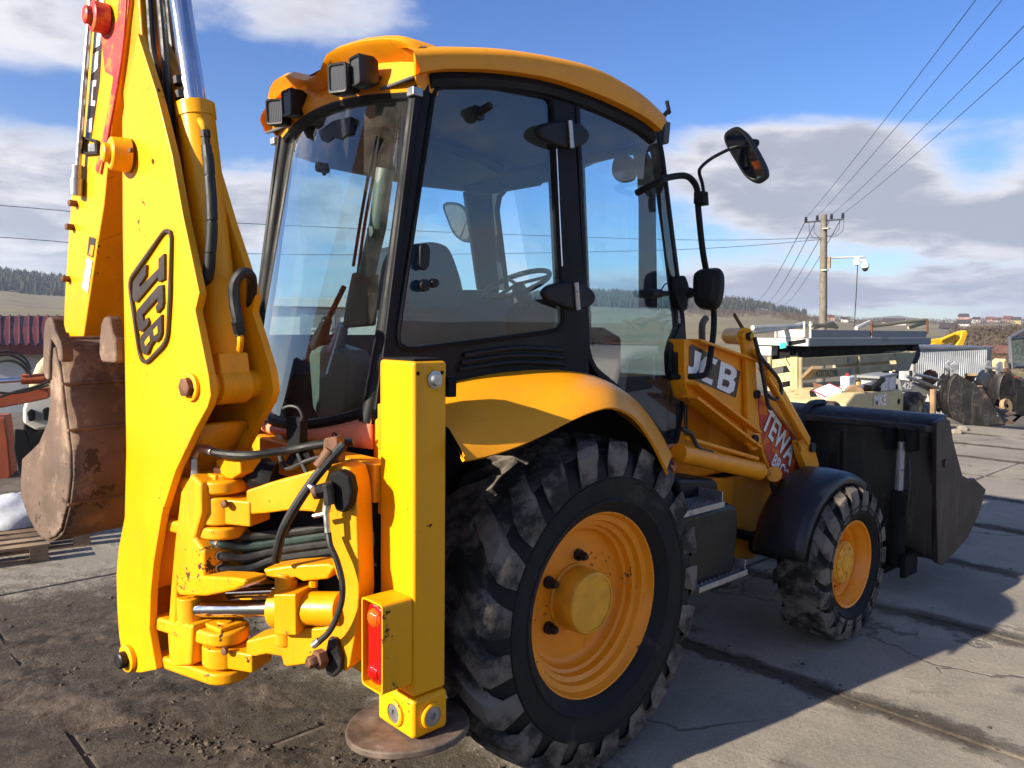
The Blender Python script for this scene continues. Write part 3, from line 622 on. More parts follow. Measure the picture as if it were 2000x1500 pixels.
# ---- boom -------------------------------------------------------------------
b_px = [(268, 64), (238, 230), (239, 450), (243, 690), (246, 880), (243, 1010), (231, 1072), (227, 1120), (228, 1180), (232, 1240), (240, 1290), (252, 1313), (275, 1314), (305, 1308), (292, 1230), (294, 1160), (300, 1099), (316, 1004), (343, 920), (382, 837), (405, 795), (411, 772), (407, 735), (394, 670), (381, 607), (389, 573), (372, 490), (357, 420), (336, 302), (305, 179)]
near = [BP(x, y, .14) for x, y in b_px]
def gap(z): t = min(1, max(0, (z-1.7)/1.2)); return .25-.16*t
mb = MB(); mb.prism(near, NN*-.03); mb.prism([p-NN*gap(p.z) for p in near], NN*-.03); BOOM = mb.build('boom', 'yellow', BH, bevel=.004)
mb = MB(); back = [near[i] for i in range(1, 11)]                # web closing the outer edge
mb.grid([[p-NN*.03+SD*-.03 for p in back], [p-NN*gap(p.z)+SD*-.03 for p in back]]); mb.build('boom_web', 'yellow_worn', BOOM, solid=.02)
mb = MB(); fr = [near[i] for i in range(15, 20)]; mb.grid([[p-NN*.03+SD*.06 for p in fr], [p-NN*.25+SD*.06 for p in fr]]); mb.build('boom_web', 'yellow_worn', BOOM, solid=.02)
mb = MB(); mb.prism([BP(x, y, .095) for x, y in [(222, -160), (262, -160), (276, 60), (290, 200), (300, 330), (290, 470), (262, 520), (246, 330), (236, 100)]], NN*-.07); mb.build('boom_box', 'orange', BOOM, bevel=.008)
# pivot, pins, boss
def pin(c, n, r, L, mat, name, par, hexa=False, ring=None):
    if ring: m_ = MB(); m_.lathe([(ring, 0), (ring, L*.35), (ring-.008, L*.42), (r, L*.42)], c, n, 28); m_.build('boss_ring', 'yellow', par)
    m_ = MB(); m_.lathe([(r, 0), (r, L*.9), (r*.8, L), (0, L)], c, n, 6 if hexa else 24); return m_.build(name, mat, par, bevel=.001)
pin(BP(254, 1284, .14), NN, .032, .05, 'dark_bolt', 'pivot_pin', BOOM, ring=.052)
pin(BP(375, 756, .14), NN, .034, .035, 'bolt', 'ram_pin', BOOM, True, ring=.048)
c0 = BP(375, 756, .14)
mb = MB(); mb.cyl(c0-NN*.01, c0-NN*.27, .052, 24); mb.build('pin_tube', 'yellow', BOOM)
c = BP(252, 304, .14); mb = MB(); mb.lathe([(.062, 0), (.058, .06), (.052, .066), (.034, .066), (.034, .085), (.028, .09), (0, .09)], c, NN-SD*-.25, 28); mb.build('pipe_boss', 'yellow', BOOM, bevel=.002)
pin(BP(259, 294, .20), NN, .009, .012, 'bolt', 'grease_bolt', BOOM, True)
# raised badge: lozenge frame and the three letters
fo = [(322, 446), (329, 447), (333, 455), (331, 580), (326, 660), (318, 678), (288, 708), (281, 712), (273, 706), (268, 690), (251, 575), (249, 555), (252, 540), (316, 450)]
def badge(o):
    n = 64; out = resamp(rnd([BP(x, y, o) for x, y in fo], .02), n)
    cen = sum(out, V((0, 0, 0)))/n; inn = [p+(cen-p).normalized()*.014 for p in out]
    m_ = MB(); m_.ringp(out, inn, NN*-.012); return m_.build('badge_frame', 'badge', BOOM, bevel=.002)
badge(.152)
SLOT = {'J': [[(320, 495), (320, 545), (309, 551), (308, 540), (266, 590), (261, 589), (258, 580), (259, 551), (282, 517), (285, 517), (284, 538), (272, 556), (272, 561), (309, 524), (309, 505)]],
        'C': [[(317, 556), (318, 590), (316, 600), (306, 612), (303, 598), (308, 592), (307, 582), (277, 616), (279, 628), (287, 620), (290, 628), (289, 633), (276, 648), (270, 646), (266, 620), (267, 606), (308, 558)]],
        'B': [[(315, 614), (315, 650), (311, 661), (304, 668), (300, 666), (294, 675), (288, 691), (281, 693), (277, 688), (272, 666), (275, 655)]]}
for k, polys in SLOT.items():
    for pl in polys:
        m_ = MB(); m_.prism([BP(x, y, .150) for x, y in pl], NN*-.010); m_.build('badge_letter', 'badge', BOOM, bevel=.0015)
for pl in ([(307, 636), (308, 650), (301, 656), (299, 645)], [(291, 655), (293, 665), (284, 676), (282, 668)]):
    m_ = MB(); m_.prism([BP(x, y, .1515) for x, y in pl], NN*-.008); m_.build('letter_counter', 'yellow', BOOM)
# dipper ram on the boom
o0 = .0
a = HG + SD*((c0-HG).dot(SD)) + UZ*c0.z                         # pin axis, middle of the boom
top = BP(381, 205, .01); rod_end = BP(340, -80, .01)
d = (top-a).normalized()
mb = MB(); mb.tube([a+d*.02, a+d*.10, a+d*.12, top-d*.05, top-d*.05, top, top], [.052, .055, .064, .064, .068, .068, .045], 28); DR = mb.build('dipper_ram', 'yellow', BH, bevel=.003, ang=40)
mb = MB(); mb.cyl(a-NN*.062, a+NN*.062, .068, 28); mb.obox(a+d*.05, NN*.06, d.cross(NN)*.055, d*.06); mb.build('ram_eye', 'yellow', DR, bevel=.008)
mb = MB(); mb.tube([top-d*.02, rod_end], .041, 28); mb.build('rod', 'chrome', DR)
side = (RIGHT-LOOK*.6).normalized()
def hose(name, pts, r, mat, par, k=6, n=10): m_ = MB(); m_.tube(crom(pts, k), r, n); return m_.build(name, mat, par)
bp = lambda x, y, o: BP(x, y, o)
hose('ram_pipe', [bp(391, 236, .075), bp(394, 240, .09), bp(398, 248, .09), bp(401, 258, .085)], .011, 'yellow', DR)
mb = MB(); mb.tube([bp(401, 255, .085), bp(402, 268, .085), bp(402, 268, .085), bp(403, 285, .085)], [.017, .017, .014, .014], 8); mb.build('hose_fitting', 'dark_bolt', DR)
hose('ram_hose', [bp(403, 283, .085), bp(408, 330, .083), bp(412, 380, .08), bp(414, 430, .08), bp(411, 490, .08), bp(405, 545, .06), bp(400, 580, .02), bp(396, 640, -.02)], .0165, 'hose', DR)
for y0, y1 in ((300, 342), (346, 430), (434, 492), (495, 545)):
    f = lambda y: bp({300: 405, 342: 409, 346: 409, 430: 414, 434: 414, 492: 411, 495: 411, 545: 405}[y], y, .082); mb = MB(); mb.tube([f(y0), f((y0)).lerp(f(y1), .5)+side*.003, f(y1)], .019, 12); mb.build('hose_sleeve', 'hose', DR)
hose('ram_hose', [bp(468, 650, .03), bp(463, 620, .04), bp(457, 585, .045), bp(458, 555, .045), bp(470, 535, .03), bp(484, 534, .0), bp(492, 550, -.05), bp(490, 600, -.1)], .0185, 'hose', DR)
mb = MB(); mb.tube([bp(463, 628, .04), bp(468, 650, .03), bp(468, 650, .03), bp(469, 656, .03)], [.021, .021, .017, .017], 8); mb.build('hose_fitting', 'dark_bolt', DR)
hose('ram_pipe', [bp(469, 655, .03), bp(470, 668, .028), bp(468, 684, .015)], .011, 'yellow', DR)
# hoses up the channel of the boom
hose('boom_hose', [bp(283, -60, .06), bp(291, 0, .06), bp(297, 90, .06), bp(305, 132, .06), bp(310, 175, .05), bp(330, 290, .0)], .014, 'hose', BOOM)
hose('boom_hose', [bp(306, -60, .05), bp(316, 30, .06), bp(325, 140, .06), bp(334, 240, .05), bp(342, 330, .02), bp(358, 450, -.02), bp(385, 600, -.04)], .015, 'hose', BOOM)
hose('boom_hose', [bp(322, -60, .0), bp(334, 60, .0), bp(345, 160, .0), bp(350, 220, -.03), bp(372, 340, -.07)], .014, 'hose', BOOM)
for x, y in ((306, 138), (311, 165), (348, 150), (352, 178)):
    mb = MB(); mb.tube([bp(x, y, .05), bp(x+2, y+16, .05)], .02, 8); mb.build('hose_fitting', 'dark_bolt', BOOM, bevel=.002)
# paint chips by the pin etc. are in the material

# ---- dipper and digging bucket -------------------------------------------------
d_px = [(168, -120), (168, 0), (165, 84), (148, 308), (139, 380), (134, 450), (126, 576), (123, 662), (140, 666), (162, 665), (179, 553), (193, 464), (203, 400), (218, 244), (232, 168), (253, 0), (262, -120)]
mb = MB(); mb.prism([BP(x, y, .11) for x, y in d_px], NN*-.22); DIP = mb.build('dipper', 'yellow', BH, bevel=.006)
hose('dipper_pipe', [BP(186, -120, .135), BP(178, 0, .135), BP(163, 180, .135), BP(152, 330, .135)], .0115, 'zinc', DIP)
mb = MB(); mb.tube([BP(151, 322, .135), BP(150, 348, .135), BP(150, 348, .135), BP(149, 382, .135)], [.021, .021, .025, .025], 14); mb.build('pipe_coupling', 'steel', DIP, bevel=.002)
mb = MB(); c = BP(209, 38, .11); mb.lathe([(.055, 0), (.055, .05), (.046, .056), (.033, .056), (.033, .075), (.026, .08), (0, .08)], c, NN-SD*-.2, 28); mb.build('linkage_boss', 'red_paint', DIP, bevel=.002)
hose('edge_bead', [BP(250, -60, .114), BP(243, 60, .114), (BP(232, 150, .114)), BP(215, 245, .114), BP(197, 340, .114)], .0045, 'red_paint', DIP)
mb = MB(); mb.prism([BP(x, y, .1125) for x, y in [(196, 60), (232, 40), (240, 70), (222, 150), (205, 140)]], NN*-.001); mb.build('red_patch', 'red_paint', DIP)
mb = MB(); mb.prism([BP(x, y, .1122) for x, y in [(236, -60), (256, -60), (252, 0), (232, 165), (216, 245), (190, 340), (186, 330), (206, 240), (220, 160)]], NN*-.001); mb.build('red_patch', 'red_paint', DIP)
mb = MB(); mb.prism([BP(x, y, .1118) for x, y in [(192, -60), (205, -60), (200, 60), (194, 160), (178, 270), (166, 268), (176, 160), (184, 60)]], NN*-.001); mb.build('decal_band', 'badge', DIP)
up_ = (BP(186, 0, .1128)-BP(172, 250, .1128)).normalized()
for pl in ([(170, 258), (169, 234), (180, 230), (178, 258)], [(172, 206), (176, 158), (188, 156), (187, 168), (182, 169), (180, 196), (186, 197), (185, 207)], [(178, 146), (181, 106), (192, 100), (190, 134)], [(182, 96), (186, 60), (197, 58), (195, 88)], [(188, 50), (186, 36), (192, -4), (204, -4), (199, 30)]):
    mb = MB(); mb.prism([BP(x, y, .1135) for x, y in pl], NN*-.001); mb.build('decal_letter', 'white', DIP)
mb = MB(); mb.prism([BP(x, y, .113) for x, y in [(174, 462), (186, 466), (181, 503), (170, 498)]], NN*-.001); mb.build('warning_decal', 'badge', DIP)
mb = MB(); mb.prism([BP(x, y, .114) for x, y in [(177, 478), (184, 480), (180, 500), (173, 497)]], NN*-.001); mb.build('warning_decal', 'roof', DIP)
mb = MB(); mb.prism([BP(x, y, .113) for x, y in [(170, 502), (180, 510), (171, 572), (160, 562)]], NN*-.001); mb.build('paper_decal', 'white', DIP)
for x, y in ((140, 444), (132, 545), (130, 655), (146, 398)):
    pin(BP(x+3, y, .11), NN, .014, .03, 'bolt', 'grease_bolt', DIP, True)
mb = MB(); mb.ringp(rnd([BP(x, y, .1255) for x, y in [(160, 266), (188, 273), (190, 300), (160, 302)]], .012), rnd([BP(x, y, .1255) for x, y in [(164, 271), (184, 277), (186, 296), (164, 297)]], .010), NN*-.012); mb.build('pipe_clamp', 'dark_bolt', DIP)
mb = MB(); mb.prism([BP(x, y, .118) for x, y in [(172, 281), (184, 280), (185, 295), (172, 296)]], NN*-.006); mb.build('clamp_plate', 'steel', DIP)
OB = .27
s_px = [(96, 668), (98, 776), (92, 824), (75, 865), (42, 896), (40, 930), (39, 966), (52, 1005), (68, 1036), (80, 1050), (92, 1054), (106, 1048), (118, 1034), (130, 985), (136, 930), (135, 880), (130, 840), (124, 796), (119, 750), (114, 712), (106, 678)]
mb = MB(); sp_ = [BP(x, y, OB) for x, y in s_px]; mb.prism(sp_, NN*-.03); BK = mb.build('digging_bucket', 'rust', BH, bevel=.008, seg=3)
mb = MB(); mb.prism([p-NN*.57 for p in sp_], NN*-.03); mb.build('side_plate', 'rust', BK, bevel=.006)
sh = [sp_[i] for i in range(6, len(sp_))]+[sp_[0]]
shd = crom(sh, 4)
mb = MB(); mb.grid([[p-NN*.012 for p in shd]]+[[p-NN*(.012+.57*k/6) for p in shd] for k in range(1, 7)]); mb.build('bucket_shell', 'rust', BK, solid=.018, ang=50)
mb = MB(); 
for i, j in ((13, 14), (16, 17), (18, 19)):
    p = sp_[i]; mb.tube([p-NN*.0+SD*-.012, p-NN*.6+SD*-.012], .006, 6)
mb.build('wear_strip', 'rust', BK)
mb = MB(); mb.prism([BP(x, y, OB+.012) for x, y in [(84, 650), (87, 624), (94, 617), (100, 622), (106, 645), (117, 666), (121, 690), (120, 708), (113, 706), (109, 680), (99, 664), (96, 700), (95, 742), (88, 742), (82, 722)]], NN*-.045); mb.build('hitch_ear', 'rust', BK, bevel=.01, seg=3)
mb = MB(); mb.prism([BP(x, y, .17) for x, y in [(196, 632), (201, 619), (208, 617), (214, 624), (217, 650), (225, 666), (226, 706), (222, 710), (197, 708), (192, 690), (193, 662)]], NN*-.05); mb.build('hitch_ear', 'rust', BK, bevel=.012, seg=3)
for k in range(4):                                              # tooth shanks at the cutting edge
    o_ = OB-.06-k*.15; a0 = sp_[6]-NN*(OB-o_)*1.0; b0 = sp_[7]-NN*(OB-o_)*1.0; dd = (a0-b0).normalized()
    mb = MB(); mb.obox(a0+dd*.0, NN*.03, (SD*1+UZ*.3).normalized()*.016, dd*.06); mb.build('tooth', 'rust', BK, bevel=.006)
for px, py in ((126, 742), (228, 900)):
    pass
mb = MB(); mb.cyl(BP(128, 668, .2), BP(128, 668, .2)-NN*.42, .024, 14); mb.build('bucket_pin', 'bolt', BK)

# ---- hoses and fittings round the slew -------------------------------------------
SL = CAR
for k, (y, dy) in enumerate(((1036, 0), (1058, 4), (1082, 6), (1106, 8))):
    a0 = BP(408, y, .04); e = [CP(470+4*k, y+12-2*k, .0), CP(540, y+8-10*k+dy, -.05), CP(640, 1030+16*k, -.10), CP(690, 1025+14*k, -.12)]
    hose('slew_hose', [a0, BP(428, y+4, .045)]+e, .0165, 'hose' if k != 1 else 'hose_green', SL, 5)
    mb = MB(); mb.tube([a0, BP(416, y+1.5, .043), BP(416, y+1.5, .043), BP(430, y+4, .046)], [.015, .015, .0185, .0185], 8); mb.build('hose_fitting', 'zinc', SL, bevel=.001)
for k in range(4):
    y = 1052+19*k; a0 = BP(432, y, -.03); hose('slew_hose', [a0, CP(480, y+8, -.05), CP(560, y-4*k, -.10), CP(690, 1035+12*k, -.15)], .0145, 'hose_green' if k == 0 else 'hose', SL, 5)
    mb = MB(); mb.tube([a0, BP(446, y+3, -.03)], .0165, 8); mb.build('hose_fitting', 'zinc', SL)
mb = MB(); mb.prism([BP(x, y, .03) for x, y in [(394, 1034), (404, 1028), (410, 1045), (408, 1110), (396, 1112), (388, 1075), (388, 1050)]], NN*-.2); mb.build('hose_bulkhead', 'dull_black', CAST)
mb = MB(); mb.prism([CP(x, y, -.12) for x, y in [(470, 1000), (645, 1000), (650, 1110), (470, 1115)]], NC*-.03); mb.build('slew_backdrop', 'dull_black', SL)  # black sheet added for the darkness of the interior behind the hoses
hose('supply_hose', [CP(672, 868, .05), CP(640, 903, .08), CP(612, 938, .10), CP(580, 985, .12), CP(555, 1030, .12), CP(544, 1065, .11), CP(539, 1095, .09)], .0165, 'hose', SL)
mb = MB(); mb.tube([CP(622, 912, .09), CP(645, 880, .07)], .021, 12); mb.build('hose_sleeve', 'bolt', SL)
mb = MB(); mb.prism(rnd([CP(x, y, .04) for x, y in [(632, 856), (658, 853), (661, 905), (640, 907), (630, 880)]], .01), NC*-.05); mb.build('pipe_bracket', 'bolt', SL, bevel=.004)
hose('lock_hose', [CP(641, 1040, .10), CP(645, 1065, .11), CP(658, 1095, .11), CP(668, 1135, .11), CP(668, 1170, .11), CP(658, 1205, .11), CP(642, 1235, .11), CP(624, 1252, .11)], .0105, 'hose', SL)
for p, q, r in (((640, 975), (637, 1000), .014), ((637, 1000), (640, 1040), .0105), ((612, 1008), (637, 1003), .008), ((624, 1251), (612, 1261), .013), ((603, 948), (618, 958), .012)):
    mb = MB(); mb.tube([CP(*p, .11), CP(*q, .11)], r, 8); mb.build('hose_fitting', 'zinc', SL, bevel=.001)
mb = MB(); mb.prism([CP(x, y, .10) for x, y in [(640, 925), (662, 918), (682, 930), (688, 960), (684, 985), (672, 1003), (655, 1000), (643, 970)]], NC*-.05); mb.build('valve_plate', 'dull_black', SL, bevel=.012)
mb = MB(); mb.cyl(CP(616, 962, .13), CP(652, 952, .10), .026, 6); mb.cyl(CP(640, 945, .12), CP(644, 985, .12), .02, 8); mb.build('valve_block', 'dark_bolt', SL, bevel=.003)
mb = MB(); mb.cyl(CP(611, 964, .135), CP(620, 961, .13), .022, 12); mb.build('valve_cap', 'bolt', SL, bevel=.003)
# feed hose across the top of the casting
t0 = BP(369, 935, .08)
hose('feed_hose', [BP(402, 880, .06), BP(440, 887, .05), BP(490, 889, .02), CP(560, 880, .02), CP(600, 872, 0), CP(640, 866, -.02), CP(690, 862, -.05)], .015, 'hose', SL)
mb = MB(); mb.tube(crom([BP(380, 915, .08), BP(380, 895, .08), BP(386, 880, .075), BP(396, 876, .07), BP(416, 881, .06)], 5), [.012]*12+[.0165]*9, 12); mb.build('hose_elbow', 'zinc', SL)
mb = MB(); mb.tube([BP(380, 895, .08), BP(381, 930, .08)], .0175, 6); mb.build('hose_nut', 'zinc', SL, bevel=.002)
mb = MB(); mb.tube(crom([BP(381, 930, .08), BP(379, 940, .085), BP(373, 946, .09)], 4), .015, 10); mb.build('hose_elbow', 'steel', SL)
hose('signal_hose', [CP(580, 880, .0), CP(590, 905, .02), CP(612, 950, .05)], .008, 'hose', SL)
hose('signal_hose', [CP(545, 885, -.02), CP(560, 915, .0), CP(600, 900, .02), CP(640, 888, 0)], .009, 'hose', SL)
mb = MB(); mb.prism([BP(x, y, .02) for x, y in [(420, 898), (440, 893), (468, 900), (470, 925), (452, 936), (424, 934)]], NN*-.09); mb.build('boom_lock', 'yellow_worn', CAST, bevel=.008)
mb = MB(); mb.cyl(BP(424, 918, .03), BP(424, 918, .0), .014, 8); mb.build('lock_bolt', 'bolt', CAST)
hose('bolt_rubber', [CP(500, 915, -.05), CP(515, 930, -.04), CP(535, 935, -.05)], .06, 'dull_black', SL)
# upright hose guide in front of the rear window
mb = MB(); mb.prism([CP(x, y, -.05) for x, y in [(556, 815), (588, 815), (586, 878), (560, 880)]], NC*-.05); mb.build('hose_guide', 'dull_black', SL, bevel=.006)
mb = MB(); mb.tube(crom([CP(x, y, -.02) for x, y in [(553, 818), (552, 800), (566, 793), (582, 797), (590, 812), (588, 822)]], 5), .006, 8); mb.build('wire_loop', 'hose', SL)
mb = MB(); mb.prism([CP(x, y, .0) for x, y in [(556, 905), (575, 872), (600, 875), (608, 900), (585, 915)]], NC*-.03); mb.build('rubber_flap', 'dull_black', SL)

# ---- cab ---------------------------------------------------------------------
YC = .58
def S(px, py, y=-YC): return onY(px, py, y)
def mirror(pts): return [V((p.x, -p.y, p.z)) for p in pts]
CAB = MB(); CAB.box((-.70, -.50, .9), (1.05, .50, 1.22)); CAB = CAB.build('cab', 'dull_black', BH, bevel=.01)
qo = [S(*p) for p in [(812, 172), (826, 148), (960, 150), (1122, 172), (1126, 300), (1138, 500), (1148, 640), (1152, 735), (1050, 745), (960, 760), (870, 785), (752, 830), (732, 800), (745, 720)]]
qi = [S(*p) for p in [(848, 168), (960, 168), (1078, 190), (1083, 300), (1093, 520), (1100, 640), (1075, 648), (930, 668), (800, 684), (778, 676), (776, 655)]]
qir = resamp(rnd(qi, .045, 5), 96); 
def match(inner, outer):                     # outer point met by the ray from the middle through each inner point
    c = sum(inner, V((0, 0, 0)))/len(inner); out = []
    for p in inner:
        d = p-c; best = None
        for i in range(len(outer)):
            a, b = outer[i], outer[(i+1) % len(outer)]
            # solve c + t d = a + u (b-a) in x,z
            e = b-a; det = d.x*(-e.z)+e.x*d.z
            if abs(det) < 1e-12: continue
            r_ = a-c; t = (r_.x*(-e.z)+e.x*r_.z)/det; u = (d.x*r_.z-d.z*r_.x)/det
            if -1e-6 <= u <= 1+1e-6 and t > .99 and (best is None or t < best): best = t
        out.append(c+d*(best if best else 1.05))
    return out
qor = match(qir, qo)
mb = MB(); mb.ringp(qor, qir, (0, .05, 0)); mb.build('side_frame', 'frame', CAB, bevel=.006)
mb = MB(); mb.add([p+V((0, .008, 0)) for p in qir], [tuple(range(len(qir)))]); mb.build('side_window', 'glass', CAB, fix=False)
mb = MB(); mb.tube(qir+[qir[0]], .011, 6, caps=False); mb.build('window_seal', 'dull_black', CAB)
# far side of the cab as it shows through the glass
YL = .57
def lf(name, pts, mat='frame', d=.05, r=0.): q = [onY(*p, YL) for p in pts]; m_ = MB(); m_.prism(rnd(q, r) if r else q, (0, d, 0)); return m_.build(name, mat, CAB, bevel=.008)
XF = .97
def ff(name, pts, mat='frame', d=.05): q = [onX(*p, XF) for p in pts]; m_ = MB(); m_.prism(q, (d, 0, 0)); return m_.build(name, mat, CAB, bevel=.008)
bl = lambda x, z: V((x, YL, z))
def lw(name, pts, mat='frame'): m_ = MB(); m_.prism(pts, (0, .05, 0)); return m_.build(name, mat, CAB, bevel=.008)
E_ = lambda px, py: onY(px, py, YL)
lw('side_header', [bl(-.62, 2.83), bl(-.2, 2.89), bl(.5, 2.92), bl(.96, 2.88), bl(.96, 2.70), E_(912, 372), E_(822, 362), bl(-.3, 2.66), bl(-.56, 2.70)], 'grey_in')
lw('side_panel', [bl(-.71, 1.80), bl(.05, 1.80), bl(.22, 2.06), E_(860, 566), E_(940, 566), bl(.97, 2.05), bl(1.06, 1.3), bl(-.8, 1.45)], 'seat')
lw('pillar', [E_(913, 373), bl(.78, 2.68), bl(.85, 2.06), E_(940, 565)])
mb = MB(); mb.add([bl(-.56, 2.70)+V((0, .025, 0)), bl(-.3, 2.66)+V((0, .025, 0)), E_(822, 362)+V((0, .025, 0)), E_(912, 372)+V((0, .025, 0)), E_(940, 566)+V((0, .025, 0)), bl(.22, 2.06)+V((0, .025, 0)), bl(.05, 1.8)+V((0, .025, 0)), bl(-.71, 1.80)+V((0, .025, 0))], [tuple(range(8))]); mb.build('side_window', 'glass', CAB, fix=False)
ff('front_header', [(912, 330), (1300, 235), (1296, 278), (1240, 292), (1150, 318), (1075, 352), (990, 366), (915, 373)], 'grey_in')
ff('pillar', [(935, 374), (985, 367), (970, 385), (966, 410), (985, 566), (955, 566)])
ff('front_post', [(1232, 296), (1254, 291), (1270, 325), (1274, 600), (1246, 600), (1246, 400), (1242, 325)])
mb = MB(); mb.prism(rnd([onX(*p, .62) for p in [(985, 610), (1000, 590), (1060, 582), (1100, 584), (1110, 610), (1105, 680), (985, 690)]], .03), (.2, 0, 0)); mb.build('front_console', 'black', CAB, bevel=.02)
mb = MB(); mb.prism(rnd([onY(*p, -.1) for p in [(975, 350), (1040, 330), (1062, 345), (1060, 362), (1010, 370), (985, 366)]], .02), (0, .3, 0)); mb.build('sun_visor', 'black', CAB, bevel=.01)
# door: hinged glass sheet with a dark border
do = [S(*p) for p in [(1124, 188), (1200, 212), (1287, 248), (1298, 300), (1318, 460), (1338, 620), (1342, 700), (1336, 800), (1326, 866), (1312, 872), (1300, 862), (1262, 815), (1210, 765), (1160, 725), (1146, 690), (1136, 450)]]
dor = rnd(do, .04, 4)
dc = sum(dor, V((0, 0, 0)))/len(dor)
def inset(loop, d):
    n = len(loop); out = []
    for i in range(n):
        a, b, c = loop[i-1], loop[i], loop[(i+1) % n]; t = (c-a).normalized(); nrm = V((-t.z, 0, t.x))
        out.append(b+nrm*d)
    return out
ar = sum(dor[i].x*dor[(i+1) % len(dor)].z-dor[(i+1) % len(dor)].x*dor[i].z for i in range(len(dor)))
din = inset(dor, .026 if ar > 0 else -.026)
for sg in (-1,):
    f = (lambda P: P) if sg < 0 else mirror
    mb = MB(); mb.ringp(f(dor), f(din), (0, .03*-sg, 0)); D = mb.build('door', 'frame', CAB, bevel=.004)
    mb = MB(); mb.add([p+V((0, -sg*.006, 0)) for p in f(din)], [tuple(range(len(din)))]); mb.build('door_glass', 'glass', D, fix=False)
    # handle block on the free edge
    hp = [S(*p, -YC-.012) for p in [(1332, 628), (1340, 640), (1345, 700), (1345, 745), (1338, 775), (1325, 755), (1312, 735), (1310, 690), (1316, 665)]]
    mb = MB(); mb.prism(f(rnd(hp, .03)), (0, -sg*.05, 0)); mb.build('door_handle', 'black', D, bevel=.012, seg=3)
    hp = [S(*p, -YC-.04) for p in [(1318, 690), (1330, 686), (1332, 735), (1322, 740)]]
    mb = MB(); mb.prism(f(rnd(hp, .02)), (0, -sg*.03, 0)); mb.build('handle_pull', 'frame', D, bevel=.004)
    for cy, w, dx in ((262, 52, 0), (578, 50, 12)):
        pl = [(1050+dx, cy-8), (1062+dx, cy-22), (1090+dx, cy-27), (1115+dx, cy-27), (1140+dx, cy-20), (1154+dx, cy-4), (1153+dx, cy+12), (1138+dx, cy+24), (1110+dx, cy+28), (1080+dx, cy+18), (1056+dx, cy+6)]
        mb = MB(); mb.prism(f(rnd([S(*p, -YC-.045) for p in pl], .03)), (0, -sg*.04, 0)); hh = mb.build('hinge', 'black', D, bevel=.016, seg=3)
        pp = f([S(1113+dx, cy-26, -YC-.052), S(1117+dx, cy+27, -YC-.052)]); mb = MB(); mb.cyl(pp[0], pp[1], .012, 12); mb.build('hinge_pin', 'zinc', D)
    for (x, y) in ((1328, 470), (1325, 560)):
        pass
# bright trim on the B pillar
mb = MB(); mb.tube([S(1086, 290, -YC-.004), S(1091, 400, -YC-.004), S(1097, 520, -YC-.004)], .006, 8); mb.build('pillar_trim', 'chrome', CAB)
# louvres in the panel below the side window
for k, (x0, y0, x1, y1) in enumerate(((905, 694, 1100, 684), (900, 708, 1103, 699), (895, 722, 1102, 712))):
    a, b = S(x0, y0, -YC-.004), S(x1, y1, -YC-.004); mid = a.lerp(b, .5)+V((0, 0, .02)); mb = MB(); mb.tube(crom([a, mid, b], 8), .0115, 8); mb.build('louvre', 'black', CAB)
# B pillar, front pillar and sill inside
for sg in (-1, 1):
    f = (lambda P: P) if sg < 0 else mirror
    if sg < 0: mb = MB(); mb.prism(f([S(*p, -YC+.052) for p in [(1100, 172), (1138, 178), (1160, 725), (1112, 720)]]), (0, -sg*.06, 0)); mb.build('pillar', 'frame', CAB, bevel=.01)
    if sg < 0: mb = MB(); mb.tube(f([S(1276, 245, -YC+.045), S(1305, 460, -YC+.045), S(1326, 640, -YC+.045), S(1312, 860, -YC+.045)]), .034, 10); mb.build('pillar', 'frame', CAB)
    # rear corner pillar between side window and rear glass
    pa = [V((-.572, sg*.545, 2.78)), V((-.635, sg*.545, 2.40)), V((-.70, sg*.54, 2.0)), V((-.765, sg*.535, 1.66)), V((-.80, sg*.52, 1.48))]
    mb = MB(); mb.tube(crom(pa, 4), .042, 12); mb.build('pillar', 'frame', CAB)
    pa = [V((-.615, sg*.55, 2.76)), V((-.668, sg*.55, 2.40)), V((-.728, sg*.548, 2.0)), V((-.78, sg*.545, 1.70))]
    mb = MB(); mb.tube(crom(pa, 4), .016, 8); mb.build('pillar_trim', 'frame', CAB)
    mb = MB(); mb.box((-.648, sg*.57-.022, 2.722), (-.60, sg*.57+.022, 2.755)); mb.build('trim_cap', 'steel', CAB, bevel=.004)
# rear window: bowed sheet, deepest in the middle
def rg_pt(u, v):                              # u -1..1 across, v 0 bottom..1 top
    y = -u*.525; k = 1-u*u
    zt = 2.735+.035*k; zb = 1.445+.09*u*u
    xb = -.80-.085*k; xt = -.585-.075*k
    return V((xb+(xt-xb)*v, y*(1+.0*v), zb+(zt-zb)*v))
mb = MB(); mb.grid([[rg_pt(-1+2*i/16, v/4) for i in range(17)] for v in range(5)]); mb.build('rear_window', 'glass_rear', CAB, fix=False, ang=60)
for v, r in ((0, .026), (1, .024)):
    mb = MB(); mb.tube([rg_pt(-1+2*i/24, v)+V((-.004, 0, -.012 if v == 0 else .012)) for i in range(25)], r, 8); mb.build('window_seal', 'frame', CAB)
for u in (-1, 1):
    mb = MB(); mb.tube([rg_pt(u, v/8) for v in range(9)], .016, 8); mb.build('window_seal', 'frame', CAB)
